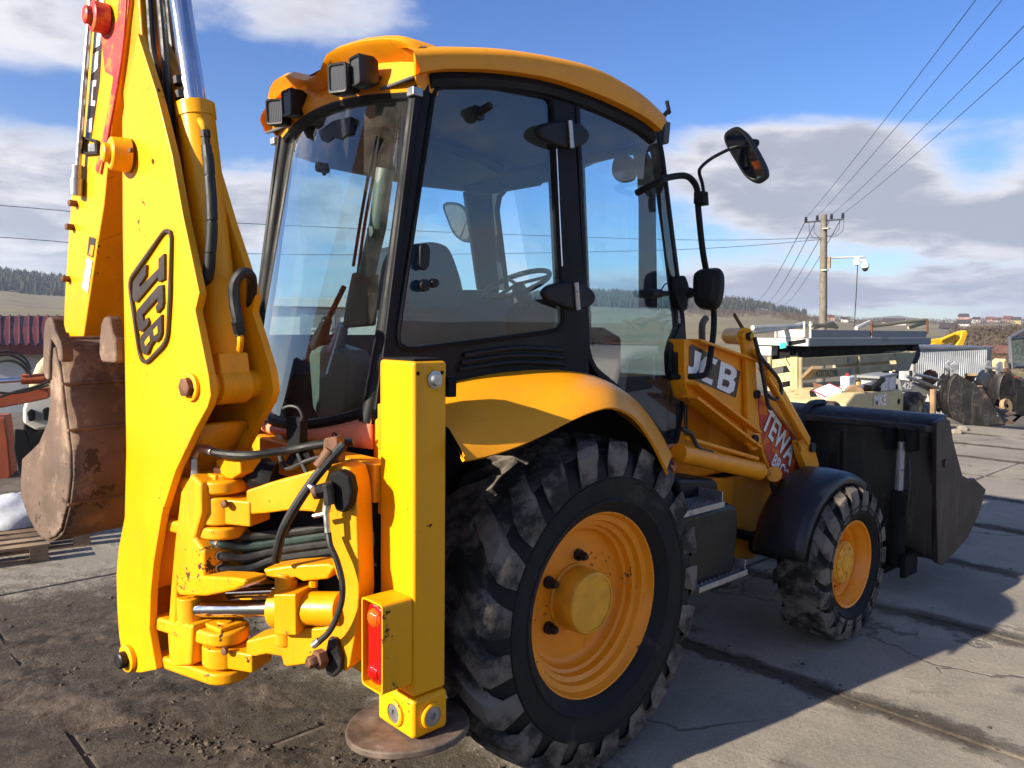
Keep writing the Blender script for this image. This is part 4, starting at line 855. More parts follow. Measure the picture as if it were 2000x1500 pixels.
# faded valance under the rear window
rows = []
for v in (0, .35, .7, 1):
    row = []
    for i in range(21):
        p = rg_pt(-1.06+2.12*i/20, 0)+V((-.012-.012*math.sin(v*3.1), 0, -.03)); p.z = p.z*(1-v)+1.385*v; row.append(p)
    rows.append(row)
mb = MB(); mb.grid(rows); VAL = mb.build('rear_valance', 'faded', CAB, solid=.02, ang=50)
for yy in (-.39, .39):
    p = rg_pt(-yy/.525, 0)+V((-.034, 0, -.075)); mb = MB(); mb.lathe([(.016, 0), (.016, .004), (.012, .005), (.012, -.003), (0, -.003)], p, (-1, 0, 0), 14); mb.build('hole_rim', 'frame', VAL)
p = onX(546, 850, -.905); mb = MB(); mb.box((-.915, p.y-.028, p.z-.03), (-.895, p.y+.028, p.z+.03)); mb.build('number_lamp', 'white', VAL, bevel=.004)
for sg in (-1, 1):                            # filler below the corner pillars
    mb = MB(); mb.prism([V((-.80, sg*.545, 1.50)), V((-.80, sg*.62, 1.50)), V((-.80, sg*.76, 1.42)), V((-.80, sg*.76, 1.30)), V((-.80, sg*.545, 1.25))], (.05, 0, 0)); mb.build('corner_panel', 'orange', CAB, bevel=.01)

# roof -------------------------------------------------------------------------
YR = .64
tp = [onY(*p, -YR) for p in [(811, 94), (870, 92), (935, 93), (1000, 97), (1085, 110), (1167, 130), (1225, 160), (1268, 189), (1303, 224)]]
bt = [onY(*p, -YR) for p in [(820, 142), (870, 134), (935, 134), (1000, 139), (1085, 154), (1167, 182), (1225, 208), (1268, 232), (1294, 254)]]
tp = crom(tp, 4); bt = crom(bt, 4); rows = []
for a, b in zip(tp, bt):
    xz = lambda y, p, dz=0: V((p.x, y, p.z+dz))
    half = [xz(-YR+.05, b, -.004), xz(-YR+.004, b, .0), xz(-YR, b, .012), xz(-YR, a, -.03), xz(-YR+.012, a, -.006), xz(-YR+.05, a, .014), xz(-.42, a, .055), xz(-.2, a, .075), xz(0, a, .082)]
    rows.append(half+[V((p.x, -p.y, p.z)) for p in reversed(half[:-1])])
mb = MB(); mb.grid(rows); mb.add(rows[-1], [tuple(range(len(rows[-1])))]); ROOF = mb.build('cab_roof', 'roof', CAB, ang=50)
mb = MB(); mb.grid([[V((b.x, y, b.z-.006)) for y in (-YR+.06, -.3, 0, .3, YR-.02)] for b in bt]); mb.build('headlining', 'grey_in', ROOF, solid=.012)
for sg in (-1, 1): mb = MB(); mb.tube([V((b.x, sg*(YC-.01), b.z-.03)) for b in bt[3:]], .036, 8); mb.build('roof_rail', 'frame', ROOF)
p = onY(1298, 225, -.60); mb = MB(); mb.tube([p, p+V((.02, 0, .02)), p+V((.035, -.005, .02))], .012, 8); mb.tube([p+V((.035, -.005, .015)), p+V((.015, 0, .075))], .010, 8); mb.build('washer_nozzle', 'black', ROOF)
# rear visor with two hooded recesses for the work lamps
u_px = [(523, 190), (527, 172), (535, 158), (548, 150), (565, 147), (580, 153), (596, 157), (612, 150), (625, 138), (631, 120), (638, 106), (652, 97), (672, 90), (705, 81), (740, 77), (765, 77), (782, 80), (797, 87), (811, 97)]
nU = len(u_px); U = []; Lw = []; Mi = []; Tp = []
l_px = [(556, 268), (828, 158)]
for i, (x, y) in enumerate(u_px):
    t = i/(nU-1); bow = 1-(2*t-1)**2
    U.append(onX(x, y, -.648-.10*bow))
for i, q in enumerate(U):
    u = max(-1, min(1, -q.y/.60)); k = 1-u*u
    lo_ = V((-.60-.082*k, q.y*.965, 2.745+.04*k)); Lw.append(lo_)
    Mi.append(V((lo_.x-.012, q.y*.97, lo_.z+.035)))
    Tp.append(V((-.52, q.y*.97, min(q.z+.03, 2.97))))
Rc = [V((l.x+.035+.0*l.y, l.y, l.z+(q.z-l.z)*.62)) for l, q in zip(Mi, U)]
U2 = [q+V((.03, 0, .022)) for q in U]; U3 = [q+V((.012, 0, -.014)) for q in U]
mb = MB(); mb.grid([Lw, Mi, Rc, U3, U, U2, Tp]); VIS = mb.build('roof_visor', 'roof', ROOF, ang=40)
for i, dy in ((0, -.015), (-1, .015)):          # end cheeks
    mb = MB(); mb.prism([Lw[i], Mi[i]+V((-.02, 0, 0)), U[i], U2[i], Tp[i], V((-.52, Lw[i].y, Lw[i].z))], (0, dy, 0)); mb.build('visor_cheek', 'roof', VIS, bevel=.006)
def lamp(px, py, X, w, h, dp, yaw):
    c = onX(px, py, X); d = V((-math.cos(R(yaw)), -math.sin(R(yaw)), -.05)).normalized(); s_ = UZ.cross(d).normalized(); u_ = d.cross(s_)
    poly = lambda k, o: rnd([c+d*o+s_*a*w/2*k+u_*b*h/2*k for a, b in ((-1, -1), (1, -1), (1, 1), (-1, 1))], .012, 3)
    m_ = MB(); rowz = [poly(.8, -dp), poly(.98, -dp*.75), poly(1, 0), poly(.96, .004), poly(.84, .002), poly(.84, -.01)]; m_.grid(rowz, loop=True); m_.add(rowz[0], [tuple(range(len(rowz[0])))])
    lo = m_.build('work_lamp', 'lamp_black', ROOF, ang=40)
    m_ = MB(); m_.add(poly(.86, -.004), [tuple(range(16))]); m_.build('lens', 'lens_clear', lo, fix=False)
    m_ = MB(); m_.tube([c-d*dp*.6, c-d*(dp+.05)-u_*.02], .012, 8); m_.tube([c-d*dp*.6-s_*w*.5, c-d*dp*.6+s_*w*.5], .01, 6); m_.build('bracket', 'lamp_black', lo)
lamp(659, 152, -.80, .088, .115, .085, 24); lamp(693, 138, -.76, .088, .115, .085, -4); lamp(536, 218, -.74, .088, .115, .085, 30); lamp(560, 200, -.735, .088, .115, .085, 0)

# front windscreen
ws = [V((.915, -.55, 2.80)), V((.915, .55, 2.80)), V((1.165, .55, 1.84)), V((1.165, -.55, 1.84))]
mb = MB(); mb.add(ws, [(0, 1, 2, 3)]); mb.build('windscreen', 'glass', CAB, fix=False)
mb = MB(); mb.add([V((1.165, -.55, 1.84)), V((1.165, .55, 1.84)), V((1.13, .5, 1.35)), V((1.13, -.5, 1.35))], [(0, 1, 2, 3)]); mb.build('windscreen', 'glass', CAB, fix=False)
mb = MB(); mb.tube([V((.93, -.55, 2.80)), V((.93, .55, 2.80))], .03, 8); mb.tube([V((1.13, -.5, 1.30)), V((1.13, .5, 1.30))], .035, 8); mb.build('windscreen_frame', 'frame', CAB)
# interior: seat, wheel, dash, rear console and levers
mb = MB(); bx = [onY(*p, .05) for p in [(800, 600), (806, 500), (820, 478), (850, 470), (878, 478), (890, 500), (905, 545), (915, 600), (890, 615)]]
mb.prism(rnd(bx, .04), (0, .42, 0)); SEAT = mb.build('seat', 'seat', CAB, bevel=.04, seg=3)
mb = MB(); mb.box((-.05, -.22, 1.62), (.45, .25, 1.76)); mb.build('seat_cushion', 'seat', SEAT, bevel=.04, seg=3)
mb = MB(); mb.cyl((.18, 0, 1.15), (.18, 0, 1.64), .12, 16); mb.build('seat_base', 'black', SEAT)
mb = MB(); c = V((.55, .10, 2.085)); ax = V((-.45, 0, .9)).normalized(); u = ax.cross(V((0, 1, 0))).normalized(); w = ax.cross(u)
mb.tube([c+(u*math.cos(2*math.pi*k/32)+w*math.sin(2*math.pi*k/32))*.19 for k in range(33)], .015, 8, caps=False); 
for k in range(3): an = 2*math.pi*k/3; mb.tube([c, c+(u*math.cos(an)+w*math.sin(an))*.19], .01, 6)
mb.build('steering_wheel', 'black', CAB)
mb = MB(); mb.prism([(.86, -.22, 1.2), (.86, -.22, 1.80), (.92, -.22, 1.86), (1.08, -.22, 1.80), (1.10, -.22, 1.2)], (0, .44, 0)); mb.cyl((.88, .12, 1.7), c, .04, 12); mb.build('dashboard', 'black', CAB, bevel=.02)
mb = MB(); mb.box((-.62, -.50, 1.2), (.9, .5, 1.26)); mb.build('cab_floor', 'black', CAB)
for yy in (-.50, .36): mb = MB(); mb.box((-.2, yy, 1.26), (.55, yy+.14, 1.62)); mb.build('side_console', 'black', CAB, bevel=.03)
cx = -.70
cc = onX(645, 700, cx)
mb = MB(); pr = [onX(*p, cx) for p in [(598, 690), (606, 676), (640, 672), (676, 684), (684, 700), (678, 800), (662, 822), (622, 826), (606, 800)]]
mb.prism(pr, (.12, 0, 0)); CON = mb.build('lever_console', 'console', CAB, bevel=.035, seg=4)
def bellows(a, b, r, n): 
    pts = []; rs = []
    for k in range(n*2+1): pts.append(a.lerp(b, k/(n*2))); rs.append(r*(1-.45*k/(n*2))*(1 if k % 2 else .82))
    m_ = MB(); m_.tube(pts, rs, 14); return m_
bellows(onX(618, 680, cx+.03), onX(640, 622, cx+.04), .042, 6).build('lever_boot', 'black', CON, ang=80)
bellows(onX(655, 690, cx+.03), onX(672, 632, cx+.04), .042, 6).build('lever_boot', 'steel', CON, ang=80)
mb = MB(); mb.tube([onX(640, 625, cx+.04), onX(672, 560, cx+.06)], .012, 8); mb.tube([onX(672, 640, cx+.04), onX(700, 570, cx+.05)], .012, 8); mb.build('lever', 'black', CON)
mb = MB(); mb.prism([onX(*p, cx+.03) for p in [(686, 532), (722, 534), (716, 636), (668, 640), (672, 600)]], (.05, 0, 0)); mb.build('lever_block', 'brown_in', CON, bevel=.01)
mb = MB(); mb.tube([onX(752, 330, cx+.06), onX(738, 440, cx+.05), onX(716, 536, cx+.04)], .036, 14); mb.build('gas_strut', 'console', CON)
mb = MB(); mb.lathe([(.022, 0), (.022, .006), (.012, .008), (0, .008)], onX(725, 452, cx+.005), (-1, 0, 0), 16); mb.build('strut_cap', 'grey_in', CON)
for pts in ([(735, 265), (722, 330), (706, 420), (690, 520)], [(741, 268), (730, 340), (712, 440), (699, 535)]):
    hose('wiper_arm', [onX(x, y, -.66) for x, y in pts], .007, 'black', CAB)
# catches and knobs on the glass
mb = MB(); p = S(932, 222, -YC-.01); mb.lathe([(.034, 0), (.034, .01), (.018, .014), (.016, .07), (.012, .075), (0, .075)], p, (.2, -1, .35), 16); mb.build('window_catch', 'black', CAB)
mb = MB(); p = S(826, 558, -YC-.01); mb.lathe([(.024, 0), (.022, .02), (0, .022)], p, (0, -1, 0), 14); p2 = S(845, 553, -YC-.015); mb.cyl(p+V((0, -.01, 0)), p2, .011, 8); mb.lathe([(.019, 0), (.017, .02), (0, .022)], p2, (0, -1, 0), 14); mb.build('window_catch', 'black', CAB)
mb = MB(); mb.prism(rnd([S(*p, -YC-.004) for p in [(815, 478), (828, 474), (836, 486), (834, 520), (826, 530), (814, 524)]], .015), (0, -.02, 0)); mb.build('catch_plate', 'black', CAB, bevel=.006)
mb = MB(); p = onX(628, 327, -.70); mb.cyl(p-V((.02, 0, 0)), p+V((.03, 0, 0)), .022, 12); mb.tube([p, p+V((-.02, -.04, -.01)), p+V((-.02, -.06, -.04))], .009, 8); mb.cyl(p+V((0, .03, 0)), p+V((0, -.045, 0)), .013, 10); mb.build('window_latch', 'grey_in', CAB)
mb = MB(); mb.prism([onX(*p, -.685) for p in [(622, 256), (650, 236), (684, 228), (682, 258), (665, 272), (652, 268), (640, 280), (628, 274)]], (.02, 0, 0)); mb.build('sticker', 'black', CAB)

# mirrors and grab rail ------------------------------------------------------------
yM = -.70
g = [onY(*p, yM) for p in [(1278, 372), (1284, 356), (1300, 348), (1335, 343), (1352, 352), (1362, 372), (1364, 410), (1374, 500), (1392, 590), (1394, 640), (1388, 690), (1382, 722), (1370, 734), (1345, 738)]]
g[0].y = g[-1].y = -YC-.01
mb = MB(); mb.tube(crom(g, 5), .0165, 10); GR = mb.build('grab_rail', 'frame', CAB)
yN = -.74
hose('mirror_arm', [onY(*p, yN) for p in [(1376, 392), (1372, 360), (1366, 338), (1370, 326), (1392, 308), (1425, 291)]], .009, 'frame', CAB)
mb = MB(); mb.cyl(onY(1375, 375, yN), onY(1377, 402, yN), .02, 10); mb.obox(onY(1368, 386, yM-.02), (.018, 0, 0), (0, .03, 0), (0, 0, .03)); mb.build('mirror_clamp', 'black', CAB, bevel=.003)
def mirror_head(name, pts, dx, par):
    pts = rnd(pts, .05, 5); n = len(pts); c = sum(pts, V((0, 0, 0)))/n
    m_ = MB(); bk = V(dx); rows = [[p for p in pts], [c+(p-c)*1.05+bk*.25 for p in pts], [c+(p-c)*.95+bk*.8 for p in pts], [c+(p-c)*.5+bk for p in pts]]
    rows.insert(0, [c+(p-c)*.90 for p in pts]); rows.insert(0, [c+(p-c)*.90+bk*.08 for p in pts])
    m_.grid(rows, loop=True); m_.add(rows[-1], [tuple(range(n))]); o = m_.build(name, 'black', par, ang=45)
    m_ = MB(); m_.add([c+(p-c)*.92+bk*.06 for p in pts], [tuple(range(n))]); m_.build('mirror_glass', 'mirror', o, fix=False); return o
XM = onY(1452, 300, -.86).x
mz = onX(1452, 300, XM).z
mirror_head('mirror', [p-V((.42*(p.z-mz), 0, 0)) for p in [onX(*p, XM) for p in [(1424, 262), (1448, 250), (1462, 262), (1484, 322), (1484, 344), (1465, 355), (1446, 345), (1420, 280)]]], (.06, -.01, 0), CAB)
mb = MB(); c_ = onX(1462, 278, XM+.05); mb.cyl(c_, c_+V((.05, -.02, 0)), .02, 10); mb.build('mirror_knob', 'black', CAB)
X2 = onY(1388, 565, -.74).x
mirror_head('mirror', [onX(*p, X2) for p in [(1362, 528), (1414, 524), (1416, 566), (1406, 606), (1364, 602), (1360, 560)]], (-.05, 0, 0), CAB)
mb = MB(); mb.tube([onY(1345, 572, -.66), onY(1366, 572, -.68)], .013, 8); mb.lathe([(.03, 0), (.026, .02), (0, .022)], onY(1345, 572, -.64), (0, -1, 0), 12); mb.build('mirror_clamp', 'black', CAB, bevel=.003)
mb = MB(); mb.prism(rnd([S(*p, -YC-.012) for p in [(1312, 540), (1330, 538), (1338, 560), (1334, 606), (1322, 608), (1312, 580)]], .02), (0, -.03, 0)); mb.build('mirror_plate', 'black', CAB, bevel=.006)
X3 = onY(895, 430, .72).x
m3 = onX(895, 432, X3).z
mirror_head('mirror', [p-V((.55*(p.z-m3), 0, 0)) for p in [onX(*p, X3) for p in [(876, 402), (890, 397), (910, 400), (916, 412), (916, 462), (905, 470), (885, 470), (875, 455)]]], (.05, 0, 0), CAB)
mb = MB(); mb.tube(crom([onY(915, 410, .70), onY(926, 405, .66), onY(935, 400, .60)], 4), .009, 8); mb.build('mirror_arm', 'frame', CAB)
p_ = [onX(*p, .98) for p in [(1197, 312), (1208, 302), (1228, 304), (1238, 318), (1236, 348), (1222, 356), (1204, 354), (1194, 338)]]
mirror_head('mirror', p_, (.05, 0, 0), CAB)
mb = MB(); mb.cyl(onY(1270, 573, -.62), onY(1290, 573, -.62), .022, 12); mb.cyl(onY(1282, 573, -.62), onY(1305, 573, -.60), .014, 10); mb.tube(crom([onY(1290, 570, -.62), onY(1298, 556, -.62), onY(1306, 553, -.6)], 4), .004, 6); mb.build('door_stay', 'black', CAB, bevel=.003)

# rear mudguards ------------------------------------------------------------------
inn_px = [(770, 790), (820, 768), (880, 748), (950, 732), (1010, 725), (1060, 722), (1105, 724), (1150, 735), (1200, 762), (1250, 805), (1290, 855), (1318, 905)]
out_px = [(800, 905), (840, 905), (885, 902), (950, 891), (1010, 872), (1065, 848), (1115, 822), (1160, 803), (1200, 796), (1240, 815), (1275, 862), (1306, 925)]
iN = crom([onY(x, y, -.592) for x, y in inn_px], 3); oN = crom([onY(x, y, -1.06) for x, y in out_px], 3)
for p in iN+oN: p.x = max(p.x, -.772)
mid_px = [(785, 840), (828, 820), (882, 800), (950, 790), (1010, 782), (1062, 772), (1110, 764), (1155, 764), (1200, 779), (1245, 812), (1283, 862), (1312, 918)]
for sg in (-1, 1):
    rows = []
    for a, b in zip(iN, oN):
        m1 = a.lerp(b, .45)+V((0, 0, .055)); m2 = a.lerp(b, .8)+V((0, 0, .055)); b0 = b+V((0, .012, .014)); lip = b+V((0, .012, -.008)); lip2 = b+V((0, .022, .002))
        rows.append([a+V((0, 0, -.10)), a, a.lerp(m1, .5)+V((0, 0, .012)), m1, m2, b0, b, lip, lip2])
    if sg > 0: rows = [mirror(r) for r in rows]
    mb = MB(); mb.grid(rows); FE = mb.build('rear_mudguard', 'roof', BH, ang=50)
    rows2 = [[r[1]+V((0, sg*.01, -.04)), r[2]+V((0, 0, -.03)), r[3]+V((0, 0, -.03)), r[4]+V((0, 0, -.03)), r[8]+V((0, 0, .004))] for r in rows]
    mb = MB(); mb.grid(rows2); mb.build('mudguard_liner', 'dull_black', FE, ang=60)
for yy in (-.56, .50): mb = MB(); mb.box((-.79, yy, .72), (1.06, yy+.06, 1.60)); mb.build('cab_side_panel', 'dull_black', CAB, bevel=.005)
mb = MB(); q = [onY(x, y, -.66) for x, y in [(1298, 872), (1328, 868), (1326, 900), (1318, 925), (1308, 905)]]; mb.prism(q, (0, .05, 0)); mb.build('door_sill_trim', 'faded', BH, bevel=.01)
mb = MB(); mb.box((-.79, -.995, 1.61), (-.755, -.90, 1.68)); mb.build('post_bracket', 'dull_black', BH, bevel=.004)

# tank, steps ----------------------------------------------------------------------
yT = -.86
def yp(pts, y, d, name, mat, par=BH, bevel=.01, seg=3, r=0.): 
    q = [onY(*p, y) for p in pts]; m_ = MB(); m_.prism(rnd(q, r) if r else q, (0, d, 0)); return m_.build(name, mat, par, bevel=bevel, seg=seg)
yp([(1300, 1010), (1330, 1008), (1430, 984), (1444, 990), (1444, 1040), (1432, 1148), (1420, 1152), (1360, 1160), (1300, 1168)], yT, .38, 'side_tank', 'black', bevel=.035, seg=4)
yp([(1320, 932), (1395, 935), (1406, 942), (1406, 972), (1330, 978)], -.72, .25, 'battery_box', 'black', bevel=.03, seg=4)
def step(px, py, y, w, d, name):
    c = onY(px, py, y); m_ = MB(); m_.box((c.x, c.y, c.z-.03), (c.x+w, c.y+.012, c.z)); m_.box((c.x, c.y+d-.012, c.z-.03), (c.x+w, c.y+d, c.z)); m_.box((c.x, c.y+.012, c.z-.03), (c.x+.01, c.y+d-.012, c.z)); m_.box((c.x+w-.01, c.y+.012, c.z-.03), (c.x+w, c.y+d-.012, c.z+.05))
    st = m_.build(name, 'steel', BH, bevel=.002)
    for k in range(4):
        yy = c.y+.03+k*(d-.06)/3; m_ = MB(); n = 22; pl = [(c.x+.01, yy, c.z-.028)]
        for q in range(n+1): pl.append((c.x+.01+(w-.02)*q/n, yy, c.z+(.006 if q % 2 else -.008)))
        pl.append((c.x+w-.01, yy, c.z-.028)); m_.prism(pl, (0, .006, 0)); m_.build('tread_bar', 'steel', st)
step(1328, 1002, -.88, .40, .17, 'upper_step'); step(1366, 1148, -.90, .46, .15, 'lower_step')
yp([(1395, 1150), (1402, 1120), (1412, 1120), (1408, 1152)], -.80, .02, 'step_hanger', 'steel', bevel=.002)
mb = MB(); mb.cyl(onY(1440, 1042, -.5), onY(1520, 1060, -.5), .03, 12); mb.build('steering_ram', 'dull_black', BH)

mb = MB(); mb.tube(crom([onY(1372, 700, -.2), onY(1371, 645, -.2), onY(1373, 630, -.2), onY(1379, 621, -.2)], 4), .022, 12); mb.build('exhaust_pipe', 'rust_pad', BH)
# ---- loader -------------------------------------------------------------------------
yA = -.66
ARM = yp([(1336, 662), (1349, 664), (1405, 683), (1462, 704), (1466, 872), (1440, 850), (1400, 815), (1345, 778), (1338, 750)], yA, .10, 'loader_arm', 'orange', bevel=.006)
mirror_arm = MB(); mirror_arm.prism(mirror([onY(*p, yA) for p in [(1318, 640), (1349, 662), (1405, 683), (1462, 704), (1486, 780), (1600, 905), (1585, 945), (1530, 940), (1466, 872), (1400, 815), (1310, 750)]]), (0, -.10, 0)); mirror_arm.build('loader_arm', 'orange', BH, bevel=.006)
def rib(p, q, w, y, name, mat, par):
    a, b = onY(*p, y), onY(*q, y); t = (b-a).normalized(); n_ = V((-t.z, 0, t.x)); m_ = MB(); m_.obox(a.lerp(b, .5)+V((0, -.03, 0)), t*(b-a).length/2, V((0, .05, 0)), n_*w); return m_.build(name, mat, par, bevel=.003)
rib((1340, 748), (1464, 842), .008, yA, 'arm_flange', 'orange', ARM); rib((1338, 774), (1464, 870), .008, yA, 'arm_flange', 'orange', ARM); rib((1345, 664), (1462, 705), .007, yA+.02, 'arm_flange', 'orange', ARM)
# dark panel and lettering
yp([(1346, 676), (1352, 672), (1446, 726), (1437, 777), (1346, 738)], yA-.002, -.001, 'decal_panel', 'decal_dark', ARM, bevel=0)
def glyph(polys, mat, par, y, name='decal_letter'):
    for pl in polys: m_ = MB(); m_.prism([onY(*p, y) for p in pl], (0, -.0012, 0)); m_.build(name, mat, par)
glyph([[(1357, 684), (1370, 690), (1365, 722), (1357, 732), (1343, 728), (1344, 714), (1352, 718), (1355, 714)],
       [(1402, 703), (1397, 713), (1386, 707), (1380, 710), (1376, 730), (1380, 737), (1392, 742), (1390, 752), (1372, 744), (1364, 734), (1369, 706), (1378, 696), (1388, 697)],
       [(1408, 705), (1430, 715), (1439, 724), (1438, 736), (1432, 741), (1436, 748), (1433, 763), (1424, 769), (1400, 758)]], 'white', ARM, yA-.005)
glyph([[(1417, 719), (1427, 723), (1428, 730), (1424, 733), (1415, 729)], [(1413, 740), (1423, 744), (1425, 750), (1421, 757), (1410, 752)]], 'decal_dark', ARM, yA-.0075, 'letter_counter')
LINK = yp([(1450, 655), (1455, 645), (1465, 642), (1473, 650), (1476, 700), (1479, 760), (1483, 820), (1486, 865), (1480, 878), (1470, 880), (1461, 868), (1460, 780), (1457, 700)], yA-.035, .03, 'bell_crank', 'orange', BH, bevel=.005)
for x, y, r in ((1461, 657, .026), (1476, 770, .026), (1472, 858, .028)):
    m_ = MB(); m_.lathe([(r, 0), (r, .018), (r*.7, .022), (r*.6, .016), (0, .016)], onY(x, y, yA-.035), (0, -1, 0), 20); m_.build('pivot_cap', 'dark_bolt', LINK)
mb = MB(); mb.cyl(onY(1425, 656, yA+.2), onY(1455, 657, yA-.03), .05, 20); mb.build('cross_tube', 'yellow', LINK)
hose('bleed_lever', [onY(1434, 614, yA), onY(1452, 644, yA)], .010, 'bolt', LINK)
BOOM2 = yp([(1476, 765), (1490, 772), (1515, 800), (1560, 850), (1592, 890), (1600, 930), (1580, 960), (1545, 955), (1510, 935), (1490, 890), (1484, 850)], yA-.002, .09, 'lower_arm', 'orange', BH, bevel=.006)
M['flame'] = pmat('red_flame_decal', (.50, .03, .015), .4, var=.2, vs=9., dirt=((.72, .26, .01), .55, 9.))
yp([(1480, 778), (1490, 782), (1520, 815), (1560, 860), (1590, 905), (1575, 945), (1540, 945), (1510, 925), (1492, 880), (1484, 830)], yA-.0045, -.001, 'flame_decal', 'flame', BOOM2, bevel=0)
td = (onY(1568, 895, yA)-onY(1502, 800, yA)).normalized(); tu = V((-td.z, 0, td.x))
if tu.z < 0: tu = -tu
def word(s, p, size, name, bold, off):
    o_ = onY(*p, yA-.007-off)
    text(name, s, o_, td, tu, size, 'white' if off else 'badge', BOOM2, .0006, bold+(0 if off else .03), 0, .82)
word('TEWA', (1487, 832), .20, 'decal_shadow', .03, 0); word('TEWA', (1487, 832), .20, 'decal_letters', .025, .003)
word('BROS', (1506, 905), .115, 'decal_letters', .02, .003)
mb = MB(); c = onY(1526, 930, yA-.01); mb.lathe([(.035, 0), (.035, .02), (.025, .024), (0, .024)], c, (0, -1, 0), 16); mb.build('pivot_cap', 'red_paint', BOOM2)
a, b = onY(1478, 690, yA-.06), onY(1572, 860, yA-.06); d = (b-a).normalized()
mb = MB(); mb.tube([a+d*.12, b], .037, 18); TR = mb.build('tilt_ram', 'roof', BH, bevel=.004)
mb = MB(); mb.tube([a-d*.02, a+d*.13], .022, 14); mb.build('rod', 'roof', TR); mb = MB(); mb.tube([b, b+d*.10], .022, 14); mb.build('rod', 'dark_bolt', TR)
a2, b2 = onY(1500, 735, yA-.11), onY(1578, 868, yA-.11); mb = MB(); mb.tube([a2, b2], .012, 10); mb.build('ram_pipe', 'roof', TR)
hose('loader_hose', [onY(*p, yA-.09) for p in [(1474, 660), (1484, 700), (1492, 745), (1500, 790), (1506, 798)]], .012, 'hose', TR); hose('loader_hose', [onY(*p, yA-.1) for p in [(1480, 690), (1500, 715), (1520, 740), (1526, 765), (1515, 780), (1500, 772)]], .011, 'hose', TR)
yp([(1560, 862), (1576, 856), (1590, 870), (1600, 905), (1600, 935), (1580, 930), (1566, 890)], yA-.08, .05, 'bucket_link', 'orange', BH, bevel=.006)
mb = MB(); mb.lathe([(.03, 0), (.03, .02), (0, .022)], onY(1584, 874, yA-.08), (0, -1, 0), 16); mb.build('pivot_cap', 'dark_bolt', TR)
a, b = onY(1325, 884, -.72), onY(1482, 920, -.72); mb = MB(); mb.tube([a, b-(b-a).normalized()*.03, b-(b-a).normalized()*.03, b], [.05, .05, .055, .055], 20); LR = mb.build('lift_ram', 'orange', BH, bevel=.003)
mb = MB(); mb.tube([b, onY(1508, 925, -.72)], .026, 14); mb.build('rod', 'chrome', LR); mb = MB(); mb.cyl(onY(1512, 926, -.76), onY(1512, 926, -.68), .045, 16); mb.build('rod_eye', 'orange', LR)
mb = MB(); mb.tube([a+V((.05, 0, .075)), b+V((-.02, 0, .075))], .012, 10); mb.build('ram_pipe', 'orange', LR)
hose('lift_hose', [onY(*p, -.74) for p in [(1332, 838), (1350, 848), (1360, 868), (1372, 880), (1390, 884)]], .012, 'hose', LR)
for x in (1337, 1341): hose('body_cable', [onY(x, 790, -.6), onY(x+1, 860, -.6)], .005, 'hose', BH)

# ---- front shovel ---------------------------------------------------------------------
yE = -1.16
e_px = [(1830, 826), (1846, 815), (1856, 822), (1862, 860), (1880, 928), (1897, 938), (1903, 934), (1926, 956), (1914, 1000), (1890, 1052), (1842, 1104), (1832, 1100), (1829, 960)]
q = [onY(*p, yE) for p in e_px]
mb = MB(); mb.prism(q, (0, .035, 0)); SH = mb.build('front_shovel', 'bucket_side', BH, bevel=.006)
mb = MB(); mb.prism([p+V((0, 2.28, 0)) for p in q], (0, .035, 0)); mb.build('end_plate', 'bucket_side', SH, bevel=.006)
bt0 = onY(1832, 1098, yE); tp0 = onY(1832, 832, yE)
prof = [V((3.60, 0, 1.255)), V((3.42, 0, 1.24)), V((tp0.x+.02, 0, 1.19)), V((3.36, 0, 1.02)), V((3.37, 0, .62)), V((3.40, 0, .36)), V((bt0.x, 0, bt0.z+.02)), V((3.75, 0, .26)), V((4.30, 0, .55))]
pr = crom(prof, 3)
mb = MB(); mb.grid([[V((p.x, yE+.03, p.z)) for p in pr], [V((p.x, 0, p.z)) for p in pr], [V((p.x, -yE-.03, p.z)) for p in pr]]); mb.build('shovel_shell', 'bucket_black', SH, solid=.02, ang=40)
mb = MB(); mb.box((3.30, yE+.03, 1.16), (3.52, 1.13, 1.205)); mb.build('top_rail', 'bucket_side', SH, bevel=.008)
for yy in (-.95, .95):
    mb = MB(); mb.tube([V((3.26, yy, .20)), V((3.26, yy, .72)), V((3.26, yy, .72)), V((3.26, yy, .74))], [.055, .055, .05, .05], 16); cl = mb.build('clam_ram', 'dull_black', SH)
    mb = MB(); mb.tube([V((3.26, yy, .72)), V((3.27, yy, 1.08))], .028, 12); mb.build('rod', 'steel', cl)
    for dy in (-.09, .05):
        mb = MB(); mb.box((3.2, yy+dy, 1.02), (3.38, yy+dy+.04, 1.18)); mb.build('ram_bracket', 'dull_black', cl, bevel=.006)
        mb = MB(); mb.box((3.2, yy+dy, .14), (3.42, yy+dy+.04, .3)); mb.build('ram_bracket', 'dull_black', cl, bevel=.006)
    hose('clam_hose', [V((3.26, yy+.1*s_, z)) for s_, z in ((6, .75), (4, .72), (2.5, .55), (1.2, .45), (.6, .5))], .014, 'hose', cl)
    hose('clam_hose', [V((3.22, yy-.07, .98)), V((3.19, yy-.09, .8)), V((3.21, yy-.07, .62)), V((3.24, yy-.04, .55))], .012, 'hose', cl)
    mb = MB(); mb.box((3.28, yy*.5-.03, .2), (3.38, yy*.5+.03, 1.1)); mb.build('hanger_rib', 'bucket_black', SH, bevel=.006)
mb = MB(); c = onY(1845, 905, yE); mb.lathe([(.03, 0), (.03, .012), (.02, .014), (0, .012)], c, (0, -1, 0), 14); mb.build('pivot_cap', 'bucket_side', SH)
hose('strap', [V((3.6, -.22, 1.28)), V((3.42, -.2, 1.27)), V((3.30, -.2, 1.17)), V((3.27, -.2, 1.0)), V((3.22, -.25, .8))], .03, 'dark_bolt', SH, n=6)
